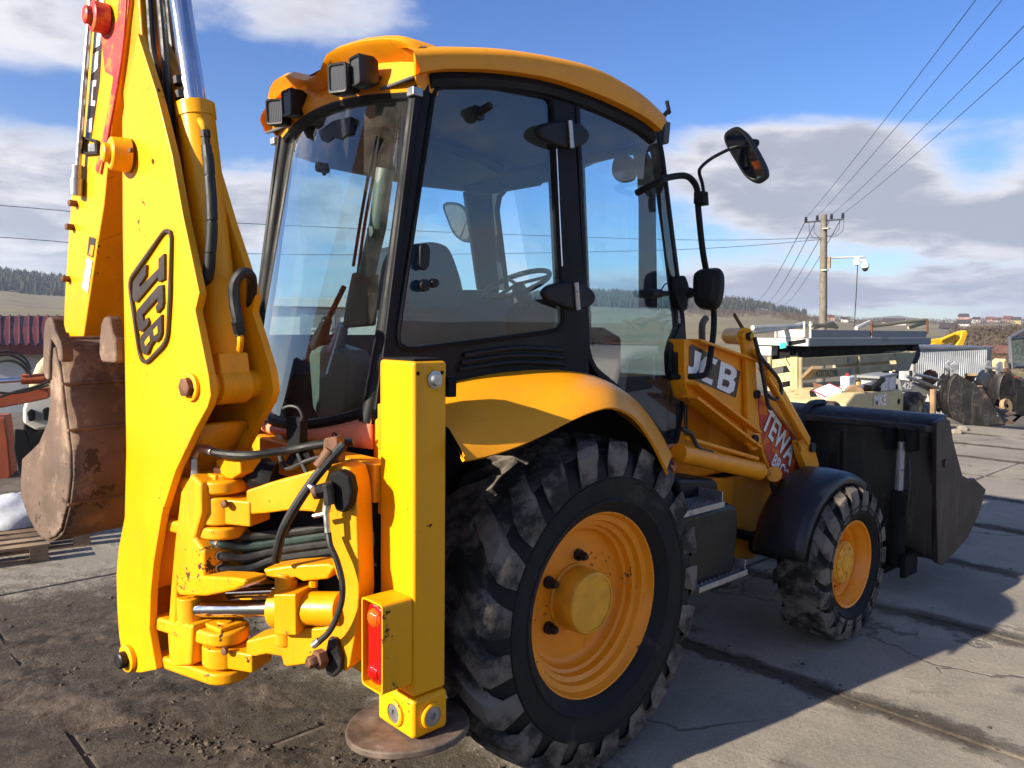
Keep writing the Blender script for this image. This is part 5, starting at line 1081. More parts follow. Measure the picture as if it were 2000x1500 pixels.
mb = MB(); mb.box((3.2, -.45, .30), (3.36, .45, .62)); mb.build('arm_mount', 'bucket_black', SH, bevel=.01)

# ================================================================ right-hand background
M['cream'] = pmat('cream_machine_paint', (.55, .45, .22), .6, var=.15, vs=2., dirt=((.17, .11, .05), .42, 4.), chips=((.16, .07, .03), .35, 12.))
M['cream_dull'] = pmat('dull_cream_board', (.34, .29, .17), .7, var=.15, vs=2., dirt=((.17, .12, .07), .35, 3.), chips=((.16, .08, .04), .35, 10.))  # cream darkened for the hopper's shaded side, also used on small parts
M['grey_paint'] = pmat('grey_deck_paint', (.22, .225, .225), .6, var=.12, vs=2., dirt=((.16, .14, .12), .3, 3.))
M['pale_paint'] = pmat('pale_grey_paint', (.56, .54, .47), .6, var=.1, vs=2., dirt=((.22, .16, .10), .3, 3.))
M['corrugated'] = pmat('galvanised_sheet', (.52, .54, .56), .4, .5, var=.1, vs=1.5, dirt=((.25, .2, .16), .2, 2.))
M['shed_side'] = pmat('dark_sheet', (.14, .15, .17), .5, .3, var=.1, vs=2.)
M['wood'] = pmat('old_timber', (.30, .20, .115), .85, var=.25, vs=4., dirt=((.12, .08, .05), .4, 8.))
M['far_yellow'] = pmat('digger_yellow', (.74, .42, .01), .5, var=.08, vs=2., dirt=((.25, .15, .04), .25, 4.))
M['teal'] = pmat('teal_sticker', (.02, .55, .42), .5, var=.05, vs=4.)
M['lamp_orange'] = pmat('orange_beacon', (.85, .25, .02), .3, var=.05, vs=4.)
M['clear_plastic'] = pmat('milky_plastic', (.55, .56, .56), .35, var=.15, vs=8.)
M['red_trim'] = pmat('red_trim', (.35, .03, .03), .5, var=.1, vs=5.)
M['cloth_white'] = pmat('white_woven_bag', (.45, .46, .49), .8, var=.12, vs=9., dirt=((.3, .26, .22), .25, 9.), bump=(.5, 9))
M['roof_red'] = pmat('wine_red_roof_sheet', (.095, .020, .020), .55, var=.15, vs=2., dirt=((.12, .07, .06), .2, 3.))
M['wall_white'] = pmat('white_render', (.62, .60, .55), .85, var=.1, vs=1.)
M['wall_pink'] = pmat('pink_render', (.50, .30, .26), .85, var=.1, vs=1.)
M['roof_dark'] = pmat('dark_roof_tile', (.055, .045, .045), .7, var=.2, vs=2.)
M['roof_brown'] = pmat('brown_roof_tile', (.16, .06, .045), .7, var=.2, vs=2.)
M['orange_dig'] = pmat('faded_orange_paint', (.38, .075, .022), .65, var=.15, vs=3., dirt=((.18, .07, .03), .35, 5.), chips=((.09, .04, .02), .4, 20.))
M['window_dark'] = pmat('dark_pane', (.03, .035, .045), .15, var=.1, vs=4.)
M['pole'] = pmat('weathered_pole', (.17, .145, .115), .85, var=.2, vs=4., dirt=((.12, .10, .08), .4, 3.))
M['wire'] = pmat('dark_wire', (.02, .022, .026), .6, var=.1, vs=2.)
def ypr(m_, pts, y, d): m_.prism([onY(*p, y) for p in pts], (0, d, 0)); return m_
def xpr(m_, pts, x, d): m_.prism([onX(*p, x) for p in pts], (d, 0, 0)); return m_
def part(name, mat, par, bevel=.01, **k):
    m_ = MB(); return m_, (lambda: m_.build(name, mat, par, bevel=bevel, **k))
def base(px, py, d, z=0.): p = dep(px, py, d); return V((p.x, p.y, z))

# --- flatbed trailer stacked high ---
t0 = dep(1580, 677, 15.0); TX, TY = t0.x, t0.y
T = thing('flatbed_trailer', (TX, TY, 0), 'grey flatbed trailer body with drop sides stacked above the cream hoppers', 'trailer')
x1 = onY(1819, 664, TY).x; ye = onX(1474, 690, TX).y; zt, zb = onY(1580, 661, TY).z, onY(1580, 677, TY).z
mb = MB(); mb.box((TX, TY, zb), (x1, ye, zt)); mb.build('deck', 'grey_paint', T, bevel=.015)
mb = MB(); mb.box((TX-.012, TY+.02, zb+.01), (TX-.002, ye-.02, zt-.01)); mb.build('front_beam', 'pale_paint', T)  # paler sheet over the grey deck end, sunlight put into its colour
zu = onY(1583, 644, TY).z; xm = onY(1704, 650, TY).x; x2 = onY(1811, 645, TY).x
for a, b in ((TX+.05, xm-.04), (xm+.04, x2)):
    mb = MB(); mb.box((a, TY+.01, zt+.01), (b, TY+.04, zu)); mb.build('drop_side', 'grey_paint', T, bevel=.006)
y2 = onX(1518, 655, TX).y
mb = MB(); mb.box((TX+.02, TY+.12, zt+.01), (TX+.05, y2, zu)); mb.build('head_board', 'pale_paint', T, bevel=.006)  # sunlit end again painted paler than the drop sides
for px, py0, py1 in ((1583, 628, 660), (1571, 628, 658), (1515, 636, 668)):
    p, q = onX(px, py0, TX+.01), onX(px, py1, TX+.01); mb = MB(); mb.cyl(p, q, .022, 8); mb.build('stake_post', 'pale_paint', T)
for px, py0, py1 in ((1702, 628, 655), (1811, 624, 652)):
    p, q = onY(px, py0, TY), onY(px, py1, TY); mb = MB(); mb.cyl(p, q, .028, 8); mb.build('stake_post', 'bolt', T)
for pts in ([(1583, 634), (1632, 638)], [(1672, 641), (1699, 629), (1703, 634)], [(1705, 637), (1770, 629), (1810, 625)], [(1460, 650), (1540, 640), (1572, 632)], [(1470, 640), (1530, 637), (1575, 636)], [(1775, 640), (1808, 630)], [(1585, 640), (1625, 631), (1634, 640)]):
    p = [onY(*q, TY+.5) for q in pts]; mb = MB(); mb.tube(p, .045, 6); mb.build('loose_rail', 'cream_dull' if pts[0][0] % 2 else 'pale_paint', T)
mb = MB(); xpr(mb, [(1523, 670), (1536, 668), (1536, 679), (1523, 681)], TX-.014, .002); mb.build('number_sticker', 'teal', T)
text('sticker_figure', '3', onX(1532, 679, TX-.018), (0, -1, 0), (0, 0, 1), .10, 'window_dark', T)
mb = MB(); xpr(mb, [(1540, 667), (1573, 662), (1573, 669), (1540, 675)], TX-.03, .02); mb.build('rear_light_bar', 'dull_black', T)
text('side_lettering', 'BVST', onY(1722, 668, TY-.004), (1, 0, 0), (0, 0, 1), .16, 'shed_side', T)
mb = MB(); mb.box((TX+.3, TY+.25, zb-.28), (x1-.5, ye-.2, zb-.002)); mb.build('underframe', 'dull_black', T, bevel=.02)
mb = MB(); mb.box((TX+.05, TY+.8, zb-.2), (TX+.3, ye-.05, zb-.002)); mb.build('bumper', 'pale_paint', T, bevel=.01)
mb = MB(); mb.cyl((x1-.5, TY+.15, zb-.22), (x1-.5, TY+.5, zb-.22), .26, 20); mb.build('spare_tyre', 'rubber', T, bevel=.03)
for qx, qy in ((TX+.6, TY+.5), (x1-.8, TY+.5), (TX+.6, ye-.4), (x1-.8, ye-.4)):
    mb = MB(); mb.box((qx-.06, qy-.06, -.5), (qx+.06, qy+.06, zb-.28)); mb.build('support_leg', 'dull_black', T)

# --- cream board hopper ---
k0 = dep(1562, 745, 14.0); KX, KY = k0.x, k0.y
K = thing('board_hopper', (KX, KY, 0), 'dull cream open-sided hopper with lettered boards beneath the grey trailer', 'hopper')
for pts in ([(1562, 700), (1780, 688), (1772, 702), (1563, 718)], [(1563, 723), (1752, 711), (1752, 722), (1563, 744)], [(1563, 749), (1690, 741), (1690, 752), (1563, 770)]):
    mb = MB(); ypr(mb, pts, KY, .04); mb.build('side_board', 'cream_dull', K, bevel=.006)
mb = MB(); ypr(mb, [(1752, 700), (1790, 686), (1776, 724), (1750, 726)], KY+.01, 1.4); mb.build('end_board', 'cream_dull', K, bevel=.006)
text('board_lettering', 'KOSTRZYN', onY(1593, 736, KY-.004), (1, 0, -.02), (0, 0, 1), .17, 'dull_black', K, bold=.0)
for px, y0, y1 in ((1564, 698, 800), (1678, 696, 745), (1779, 724, 772)):
    p, q = onY(px, y0, KY-.03), onY(px, y1, KY-.03); mb = MB(); mb.cyl(p, q, .035 if px != 1678 else .02, 8); mb.build('upright', 'cream_dull', K)
for px, py in ((1658, 703), (1661, 726)):
    p = onY(px, py, KY-.01); mb = MB(); mb.cyl(p, p+V((0, .05, 0)), .07, 6); mb.build('latch_plate', 'shed_side', K)
yl = onX(1500, 745, KX).y
for pts in ([(1500, 704), (1548, 698), (1548, 712), (1502, 720)], [(1500, 733), (1560, 724), (1560, 741), (1504, 750)], [(1502, 762), (1555, 752), (1555, 766), (1504, 775)]):
    mb = MB(); xpr(mb, pts, KX, .05); mb.build('front_board', 'cream', K, bevel=.006)  # brighter cream than the side boards, sunlight put into the colour
for px in (1555, 1547, 1503):
    p, q = onX(px, 697, KX-.03), onX(px, 800, KX-.03); mb = MB(); mb.cyl(p, q, .05 if px == 1555 else .035, 8); mb.build('upright', 'cream', K)
mb = MB(); mb.cyl(onX(1532, 700, KX-.04), onX(1545, 724, KX-.04), .025, 6); mb.build('brace', 'cream', K)
mb = MB(); mb.box((KX+.05, KY+.1, .25), (KX+4.5, yl, .55)); mb.build('frame_rail', 'dull_black', K, bevel=.01)

# --- cream water tank trailer with worn letters ---
s0 = dep(1705, 812, 13.2); SY = s0.y
Sx = onY(1648, 812, SY).x
ST = thing('cream_trailer', (Sx, SY, 0), 'low pale cream tank trailer with worn lettering in front of the hopper', 'trailer')
mb = MB(); ypr(mb, [(1672, 768), (1761, 761), (1766, 772), (1765, 812), (1650, 816), (1652, 790)], SY, 1.2); mb.build('tank_body', 'cream', ST, bevel=.04, seg=3)
text('worn_lettering', 'MKE', onY(1707, 793, SY-.006), (1, 0, -.02), (0, 0, 1), .26, 'white', ST, bold=.02)
mb = MB(); c = onY(1755, 784, SY); mb.lathe([(.05, 0), (.05, .01), (0, .008)], c, (0, -1, 0), 12); mb.build('port', 'dull_black', ST)
def small_wheel(par, px, py, y, r, w):
    c = onY(px, py, y); m_ = MB(); m_.lathe([(r*.5, .0), (r*.62, -.02), (r*.9, 0), (r, w*.15), (r, w*.85), (r*.9, w), (r*.5, w)], c, (0, 1, 0), 24); o = m_.build('wheel', 'tread', par)
    m_ = MB(); m_.lathe([(r*.52, .0), (r*.45, .05), (r*.2, .05), (r*.18, -.01), (0, -.01)], c, (0, 1, 0), 20); m_.build('rim', 'cream_dull', o)
small_wheel(ST, 1796, 797, SY-.15, .29, .25); small_wheel(ST, 1634, 812, SY-.1, .22, .25)

# --- odds and ends lying on the trailer ---
def junk(name, label, cat, px, py, d): 
    p = dep(px, py, d); return thing(name, (p.x, p.y, 0), label, cat), p
J, p = junk('white_cabinet', 'tipped white cabinet with red edging beside the cream trailer', 'cabinet', 1618, 776, 13)
A1 = V((.75, -.5, .35)).normalized(); A2 = V((.2, .1, -.9)); A2 = (A2-A1*A2.dot(A1)).normalized(); A3 = A1.cross(A2)
mb = MB(); mb.obox(p, A1*.16, A2*.14, A3*.17); mb.build('cabinet_body', 'white', J, bevel=.01)
for s1 in (-1, 1):
    for s2 in (-1, 1): mb = MB(); mb.tube([p+A1*.16*s1-A3*.175+A2*.14*s2*.99, p+A1*.16*s1+A3*.175+A2*.14*s2*.99], .011, 6); mb.build('red_edge', 'red_trim', J)
J, p = junk('brown_chest', 'brown metal chest lying behind the white cabinet', 'chest', 1618, 769, 13.4); mb = MB(); mb.obox(p, V((.18, -.1, -.05)), V((.03, .1, .02)), V((.04, .02, .09))); mb.build('chest_body', 'bolt', J, bevel=.01); mb = MB(); mb.obox(p+V((.045, .02, .10)), V((.19, -.1, -.05)), V((.03, .11, .02)), V((.006, .002, .02))); mb.build('lid', 'bolt', J, bevel=.005)
J, p = junk('plastic_canister', 'milky plastic canister standing on the cream trailer', 'canister', 1656, 750, 13.3); mb = MB(); mb.obox(p, V((.09, -.02, .01)), V((.02, .09, 0)), V((-.02, 0, .14))); mb.build('canister_body', 'clear_plastic', J, bevel=.03, seg=3); mb = MB(); mb.cyl(p+V((-.02, 0, .13)), p+V((-.025, 0, .18)), .035, 12); mb.build('cap', 'red_trim', J)
J, p = junk('orange_beacon', 'round orange warning beacon on the cream trailer', 'beacon', 1675, 757, 13.3); mb = MB(); mb.lathe([(.0, .11), (.045, .09), (.06, .04), (.055, -.04)], p, UZ, 16); mb.build('beacon_dome', 'lamp_orange', J); mb = MB(); mb.cyl(p-UZ*.09, p-UZ*.035, .06, 12); mb.build('beacon_base', 'dull_black', J)
J, p = junk('grey_bin', 'open grey plastic bin among the scrap on the cream trailer', 'bin', 1737, 748, 13.6); mb = MB(); ypr(mb, [(1720, 738), (1752, 732), (1750, 762), (1723, 764)], p.y, .35); mb.build('bin_body', 'clear_plastic', J, bevel=.02); mb = MB(); ypr(mb, [(1718, 735), (1754, 729), (1754, 734), (1718, 740)], p.y-.02, .39); mb.build('bin_rim', 'grey_paint', J, bevel=.005)
for i, (px, py, a, L_, mt) in enumerate(((1695, 752, .3, .28, 'steel'), (1702, 758, -.2, .2, 'dull_black'), (1690, 760, .1, .3, 'dull_black'), (1714, 750, .8, .16, 'dull_black'))):
    J, p = junk('scrap_pipe', ['bright bent pipe end lying across the scrap on the cream trailer', 'short black pipe lying by the grey bin', 'long black pipe lying low along the trailer edge', 'black pipe leaning against the grey bin'][i], 'pipe', px, py, 13.3)
    dv = V((math.cos(a), -.3, math.sin(a)*.7)).normalized()*L_; mb = MB(); mb.tube([p-dv, p-dv*.9, p+dv*.9, p+dv], [.03, .045, .045, .03], 8); mb.build('pipe_body', mt, J)
mb = MB(); p = base(1583, 795, 12.5)
LT = thing('lattice_post', (p.x, p.y, 0), 'short pale lattice post by the shovel in front of the hopper', 'post'); h = .62
for dx in (-.06, .06): mb = MB(); mb.box((p.x+dx-.012, p.y-.012, 0), (p.x+dx+.012, p.y+.012, h)); mb.build('upright', 'pale_paint', LT)
for k in range(4): mb = MB(); mb.tube([(p.x-.06, p.y, .1+.13*k), (p.x+.06, p.y, .2+.13*k)], .01, 5); mb.build('brace', 'pale_paint', LT)

# --- corrugated steel garage ---
c0 = dep(1868, 720, 26); GX, GY = c0.x, c0.y
GA = thing('corrugated_garage', (GX, GY, -1), 'silver corrugated sheet garage behind the parked buckets', 'garage')
nrm = V((-.55, -.83, 0)).normalized()       # front face
def gp(px, py, o=0.): return onP(px, py, c0+nrm*o, nrm)
a, b = gp(1790, 700), gp(1926, 700); wv = (b-a); n = 34; top = gp(1790, 681).z
for k in range(2):
    mb = MB(); rows = []
    for i in range(n//2*4+1):
        t = (k*.5)+(i/(n//2*4))*.5; p = a+wv*t+nrm*(.03*math.sin(i*math.pi/2+.6)); rows.append([V((p.x, p.y, -1.2)), V((p.x, p.y, top))])
    mb.grid(rows); mb.build('corrugated_sheet', 'corrugated', GA, ang=20, fix=False)
side_d = -nrm*3
mb = MB(); mb.prism([V((b.x, b.y, -1.2)), V((b.x, b.y, top)), V((b.x, b.y, top))+V((1.6, .3, 0))*1.0, V((b.x, b.y, -1.2))+V((1.6, .3, 0))], -nrm*.03); mb.build('side_wall', 'shed_side', GA)
mb = MB(); mb.prism([a+V((-.1, 0, 0))+UZ*(top-a.z)+nrm*.08, b+V((.1, 0, 0))+UZ*(top-b.z)+nrm*.08, b+V((1.7, .3, 0))+UZ*(top-b.z)+nrm*.05, b+V((1.7, .3, 0))+side_d+UZ*(top-b.z), a+side_d+UZ*(top-a.z)], UZ*.07); mb.build('garage_roof', 'shed_side', GA)
# --- yellow digger beyond it ---
q0 = dep(1850, 665, 32); qn = V((-.5, -.87, 0)).normalized()
def qp(px, py, o=0.): return onP(px, py, q0+qn*o, qn)
Q = thing('distant_excavator', (q0.x, q0.y, -2), 'yellow excavator arm rising behind the corrugated garage', 'excavator')
mb = MB(); mb.prism([qp(*p) for p in [(1786, 672), (1795, 668), (1850, 660), (1884, 646), (1890, 650), (1886, 658), (1852, 671), (1820, 677), (1788, 679)]], -qn*.35); mb.build('boom', 'far_yellow', Q, bevel=.03)
mb = MB(); mb.prism([qp(*p, .05) for p in [(1880, 648), (1888, 645), (1891, 652), (1880, 680), (1866, 680), (1876, 662)]], -qn*.3); mb.build('arm', 'far_yellow', Q, bevel=.03)
mb = MB(); mb.tube([qp(1838, 664, .1), qp(1865, 652, .1)], .06, 8); mb.build('ram', 'far_yellow', Q)
mb = MB(); mb.prism([qp(*p, .1) for p in [(1820, 672), (1830, 668), (1838, 672), (1838, 684), (1818, 684)]], -qn*.4); mb.build('bracket', 'far_yellow', Q, bevel=.03)
mb = MB(); mb.prism([qp(*p) for p in [(1764, 672), (1782, 670), (1786, 682), (1786, 760), (1762, 760)]], -qn*1.2); mb.build('cab', 'white', Q, bevel=.06)
# --- red-roofed house behind the garage ---
# --- loader arms and spare buckets at the roadside ---
def loose_bucket(px, py, d, label, sc_, heading):
    o = base(px, py, d); B = thing('spare_bucket', (o.x, o.y, 0), label, 'bucket', None)
    f_ = V((math.cos(R(heading)), math.sin(R(heading)), 0)); s_ = V((-f_.y, f_.x, 0)); w = .62*sc_
    prof = [(-.30, 1.0), (-.42, .85), (-.45, .45), (-.32, .12), (0, .0), (.55, .05)]
    pr = crom([V((a*sc_, 0, z*sc_)) for a, z in prof], 3)
    m_ = MB(); m_.grid([[o+f_*p.x+s_*w+UZ*p.z for p in pr], [o+f_*p.x-s_*w+UZ*p.z for p in pr]]); m_.build('shell', 'bucket_black', B, solid=.03)
    for sg in (-1, 1):
        m_ = MB(); m_.prism([o+f_*p.x+s_*w*sg+UZ*p.z for p in pr]+[o+f_*.15*sc_+s_*w*sg+UZ*.72*sc_], s_*-.025*sg); m_.build('side_plate', 'bucket_black', B)
        m_ = MB(); c = o-f_*.38*sc_+s_*w*.45*sg+UZ*.9*sc_; m_.prism([c, c+UZ*.28*sc_-f_*.02, c+UZ*.36*sc_+f_*.06*sc_, c+UZ*.34*sc_+f_*.12*sc_, c+f_*.16*sc_], s_*.05); m_.build('hitch_ear', 'steel', B, bevel=.01)
    m_ = MB(); m_.tube([o-f_*.38*sc_+s_*w*.5+UZ*1.08*sc_, o-f_*.38*sc_-s_*w*.5+UZ*1.08*sc_], .03, 8); m_.build('hitch_bar', 'steel', B)
    m_ = MB(); m_.prism([o+f_*.55*sc_+s_*w+UZ*.05*sc_, o+f_*.55*sc_-s_*w+UZ*.05*sc_, o+f_*.72*sc_-s_*w*.9+UZ*.08*sc_, o+f_*.72*sc_+s_*w*.9+UZ*.08*sc_], UZ*.02); m_.build('cutting_edge', 'bolt', B)
    return B
loose_bucket(1888, 812, 16.2, 'black spare bucket with grey hitch ears parked by the roadside', 1.0, -62)
loose_bucket(1965, 795, 18.2, 'second black spare bucket at the right, behind the nearer one', .95, -50)
ar = dep(1800, 770, 16.5); an = V((-.35, -.93, 0)).normalized()
def ap(px, py, o=0.): return onP(px, py, ar+an*o, an)
AR = thing('loose_loader_arm', (ar.x, ar.y, 0), 'grey loose loader arm with white figures leaning by the spare buckets', 'loader arm')
mb = MB(); mb.prism([ap(*p) for p in [(1757, 740), (1812, 752), (1818, 760), (1815, 778), (1800, 772), (1762, 764)]], -an*.12); mb.build('arm_plate', 'grey_paint', AR, bevel=.01)
mb = MB(); mb.prism([ap(*p, .02) for p in [(1812, 770), (1828, 780), (1860, 798), (1860, 804), (1850, 803), (1815, 785)]], -an*.12); mb.build('arm_foot', 'pale_paint', AR, bevel=.01)
for p, q_ in (((1770, 735), (1850, 765)), ((1785, 730), (1858, 748)), ((1825, 770), (1855, 735))): mb = MB(); mb.tube([ap(*p, .08), ap(*q_, .08)], .035, 8); mb.build('ram', 'steel', AR)
text('arm_number', '42F', ap(1763, 760, .006), an.cross(UZ)*-1, UZ, .20, 'white', AR, bold=.02)
mb = MB(); mb.cyl(ap(1822, 760, .1), ap(1822, 830, .1), .06, 8); mb.build('prop_post', 'wood', AR)
# --- old tractor at the right edge ---
tr = dep(1985, 720, 19); tn = V((-.3, -.95, 0)).normalized()
def tpn(px, py, o=0.): return onP(px, py, tr+tn*o, tn)
TRC = thing('old_tractor', (tr.x, tr.y, 0), 'old tractor with bare cab frame and orange parts at the right edge', 'tractor')
for pts, r in (([(1976, 720), (1972, 660), (2010, 640)], .05), ([(2012, 640), (2030, 720)], .05), ([(1972, 662), (2060, 650)], .045), ([(1978, 715), (2060, 715)], .06)):
    mb = MB(); mb.tube([tpn(*p) for p in pts], r, 8); mb.build('cab_frame', 'shed_side', TRC)
mb = MB(); mb.prism([tpn(*p, -.1) for p in [(1976, 665), (2050, 655), (2050, 712), (1980, 714)]], -tn*.02); mb.build('cab_pane', 'glass', TRC, fix=False)
mb = MB(); mb.prism([tpn(*p, .05) for p in [(1960, 706), (1966, 700), (1972, 720), (1990, 726), (2060, 734), (2060, 756), (1975, 748), (1962, 735)]], -tn*.3); mb.build('bonnet', 'cream', TRC, bevel=.03)
for px, py, r in ((1967, 732, .16), (1990, 755, .24), (2040, 770, .45)):
    mb = MB(); c = tpn(px, py, .12); mb.lathe([(0, .04), (r*.3, .05), (r*.8, .02), (r, 0), (r*.9, -.12), (0, -.12)], c, tn, 20); mb.build('wheel', 'bolt' if r < .2 else 'tread', TRC)
mb = MB(); mb.prism([tpn(*p, .2) for p in [(1978, 745), (1986, 735), (1996, 760), (1996, 775), (1984, 772)]], -tn*.1); mb.build('red_link', 'red_trim', TRC, bevel=.01)
p = base(1943, 800, 17.2); RK = thing('rusty_plate', (p.x, p.y, 0), 'rust brown steel plate lying between the two spare buckets', 'plate'); mb = MB(); mb.obox(p+UZ*.1, V((.35, -.1, .05)), V((.1, .25, .06)), V((0, 0, .012))); mb.build('plate_body', 'rust', RK)
for i, (px, py) in enumerate(((1866, 846), (1878, 840))): 
    p = onZ(px, py); mb = MB(); rg = random.Random(i); mb.lathe([(0, .09), (.09, .06), (.14, .02), (.12, -.02)], p, UZ+V((.2, .1, 0)), 7); o = mb.build('stone', 'concrete', ang=10); tag(o, ['larger pale stone on the verge beyond the shovel', 'smaller pale stone just behind the larger one on the verge'][i], 'stone')

def scrap(name, label, cx, cy, d, w, dp_, h, n, seed):
    rg = random.Random(seed); o = base(cx, cy, d); m_ = MB()
    for _ in range(n):
        c = o+V((rg.gauss(0, w), rg.gauss(0, dp_), abs(rg.gauss(0, h))+.03)); a = V((rg.gauss(0, 1), rg.gauss(0, 1), rg.gauss(0, .5))).normalized(); b = a.cross(UZ).normalized(); e = a.cross(b); k = rg.random(); mi = rg.randrange(5)
        if k < .45: L_ = rg.uniform(.12, .5); m_.tube([c-a*L_, c+a*L_], rg.uniform(.012, .05), 6, mi=mi)
        elif k < .75: m_.obox(c, a*rg.uniform(.06, .25), b*rg.uniform(.03, .14), e*rg.uniform(.01, .09), mi)
        else: r = rg.uniform(.06, .2); m_.lathe([(r*.3, -.03), (r, -.05), (r*1.05, 0), (r, .05), (r*.3, .03)], c, a, 12, mi)
    ob = m_.build(name, ['bolt', 'dull_black', 'steel', 'wood', 'grey_paint'], fix=False, ang=30); tag(ob, label, 'scrap', kind='stuff')
scrap('scrap_parts', 'tangle of scrap machine parts by the old tractor at the right edge', 1968, 790, 19.5, .9, .6, .35, 130, 3)
scrap('scrap_parts', 'scrap pipes and plates heaped on the cream trailer', 1690, 768, 13.6, .55, .2, .12, 70, 4)
scrap('scrap_parts', 'scrap metal lying under the hopper left of the cream trailer', 1530, 815, 13.8, .5, .5, .3, 80, 5)
scrap('scrap_parts', 'low litter of scrap between the loader arm and the garage', 1835, 790, 19, 1.0, .6, .25, 80, 6)

# ================================================================ left-hand background
rn = -V((math.cos(R(77)), math.sin(R(77)), 0)); r0 = dep(110, 672, 17)
def rp(px, py, o=0.): return onP(px, py, r0+rn*o, rn)
SHED = thing('red_roof_shed', (r0.x, r0.y, 0), 'low shed with wine red ribbed sheet roof behind the digging bucket', 'shed')
e0, e1 = rp(-180, 674), rp(330, 674); g0, g1 = rp(-180, 617, -2.2), rp(330, 617, -2.2)
mb = MB(); mb.prism([e0, e1, g1, g0], UZ*-.04); mb.build('roof_sheet', 'roof_red', SHED)
for k in range(29): t = k/28; mb = MB(); mb.tube([e0.lerp(e1, t)+UZ*.015, g0.lerp(g1, t)+UZ*.015], .028, 5); mb.build('roof_rib', 'roof_red', SHED)
mb = MB(); mb.prism([e0-UZ*.04, e1-UZ*.04, e1-UZ*.20, e0-UZ*.20], -rn*.05); mb.build('fascia', 'roof_red', SHED)
w0, w1 = e0-rn*.4, e1-rn*.4
mb = MB(); mb.prism([V((w0.x, w0.y, -.1)), V((w1.x, w1.y, -.1)), w1-UZ*.1, w0-UZ*.1], -rn*2.2); mb.build('shed_wall', 'wall_white', SHED)
# orange excavator partly hidden by the bucket
on_ = -V((math.cos(R(72)), math.sin(R(72)), 0)); o0 = dep(60, 770, 9.5)
def op(px, py, o=0.): return onP(px, py, o0+on_*o, on_)
OE = thing('orange_excavator', (o0.x, o0.y, 0), 'faded orange mini excavator with a grey cylinder at the left edge', 'excavator')
mb = MB(); mb.prism([op(*p) for p in [(-120, 790), (-60, 778), (0, 770), (95, 758), (96, 778), (60, 786), (0, 797), (-100, 812)]], -on_*.2); mb.build('arm', 'orange_dig', OE, bevel=.015)
mb = MB(); mb.tube([op(42, 741, .0), op(120, 738, .0)], .062, 14); cy_ = mb.build('cylinder', 'orange_dig', OE); mb = MB(); mb.tube([op(-90, 750), op(44, 741)], .032, 12); mb.build('rod', 'chrome', cy_)
mb = MB(); mb.prism([op(*p, .05) for p in [(-60, 820), (10, 815), (16, 860), (22, 930), (10, 945), (-60, 945)]], -on_*.5); mb.build('slew_column', 'orange_dig', OE, bevel=.02)
mb = MB(); mb.prism([op(*p, -.3) for p in [(-100, 940), (30, 930), (48, 960), (40, 1000), (-100, 1010)]], -on_*.5); mb.build('track', 'rubber', OE, bevel=.08, seg=3)
mb = MB(); mb.prism([op(*p, .1) for p in [(28, 838), (50, 840), (62, 870), (62, 930), (40, 940), (26, 880)]], -on_*.06); mb.build('blade_plate', 'dull_black', OE, bevel=.02)
for pts in ([(-20, 700), (10, 692), (35, 700), (52, 715), (60, 735)], [(-20, 712), (15, 704), (40, 712), (55, 730)], [(-20, 690), (20, 686), (48, 700), (60, 722)], [(0, 775), (30, 765), (70, 755), (95, 745)], [(-20, 765), (20, 768), (60, 762), (95, 752)]): hose('hose', [op(*p, .1) for p in pts], .016, 'hose', OE)
# cream excavator body
ce = dep(75, 760, 11.5)
def cp_(px, py, o=0.): return onP(px, py, ce+on_*o, on_)
CE = thing('cream_excavator', (ce.x, ce.y, 0), 'rounded cream excavator hood behind the orange arm', 'excavator')
mb = MB(); mb.prism([cp_(*p) for p in [(45, 835), (48, 790), (56, 745), (70, 712), (90, 690), (120, 680), (200, 680), (200, 860), (60, 860)]], -on_*1.4); mb.build('hood', 'cream', CE, bevel=.12, seg=4)
mb = MB(); mb.prism([cp_(*p, .3) for p in [(44, 800), (50, 780), (84, 770), (110, 772), (110, 835), (72, 842), (44, 826)]], -on_*.25); mb.build('bumper', 'pale_paint', CE, bevel=.05, seg=3)
mb = MB(); mb.prism([cp_(*p, .45) for p in [(52, 806), (58, 800), (66, 804), (66, 822), (56, 824)]], -on_*.2); mb.build('lamp_recess', 'dull_black', CE, bevel=.02)
mb = MB(); mb.prism([cp_(*p, .45) for p in [(82, 800), (92, 796), (98, 806), (94, 822), (84, 820)]], -on_*.2); mb.build('lamp_recess', 'dull_black', CE, bevel=.02)
mb = MB(); mb.prism([cp_(*p, .2) for p in [(46, 826), (72, 842), (110, 836), (110, 870), (60, 880), (44, 850)]], -on_*.6); mb.build('belly', 'dull_black', CE, bevel=.03)
# pallets and bag
def pallet(px, py, rot, label, z0=0.):
    o = onZ(px, py, z0); u = V((math.cos(rot), math.sin(rot), 0)); w = V((-u.y, u.x, 0))
    P_ = thing('wooden_pallet', o, label, 'pallet', 'pallets at the left edge')
    for k in range(5): m_ = MB(); m_.obox(o+w*(-.34+.17*k)+UZ*.128, u*.5, w*.05, UZ*.011); m_.build('board', 'wood', P_)
    for k in (-1, 0, 1):
        for j in (-1, 0, 1): m_ = MB(); m_.obox(o+u*.43*k+w*.33*j+UZ*.066, u*.06, w*.05, UZ*.05); m_.build('block', 'wood', P_)
        m_ = MB(); m_.obox(o+w*.33*k+UZ*.008, u*.5, w*.05, UZ*.008); m_.build('runner', 'wood', P_)
pallet(42, 1060, R(-12), 'wooden pallet carrying a white bag, left of the digging bucket')
pallet(-55, 1092, R(-8), 'nearer wooden pallet cut by the left picture edge')
o = onZ(38, 1050)+UZ*.14
BG = MB(); rg = random.Random(4); rows = []
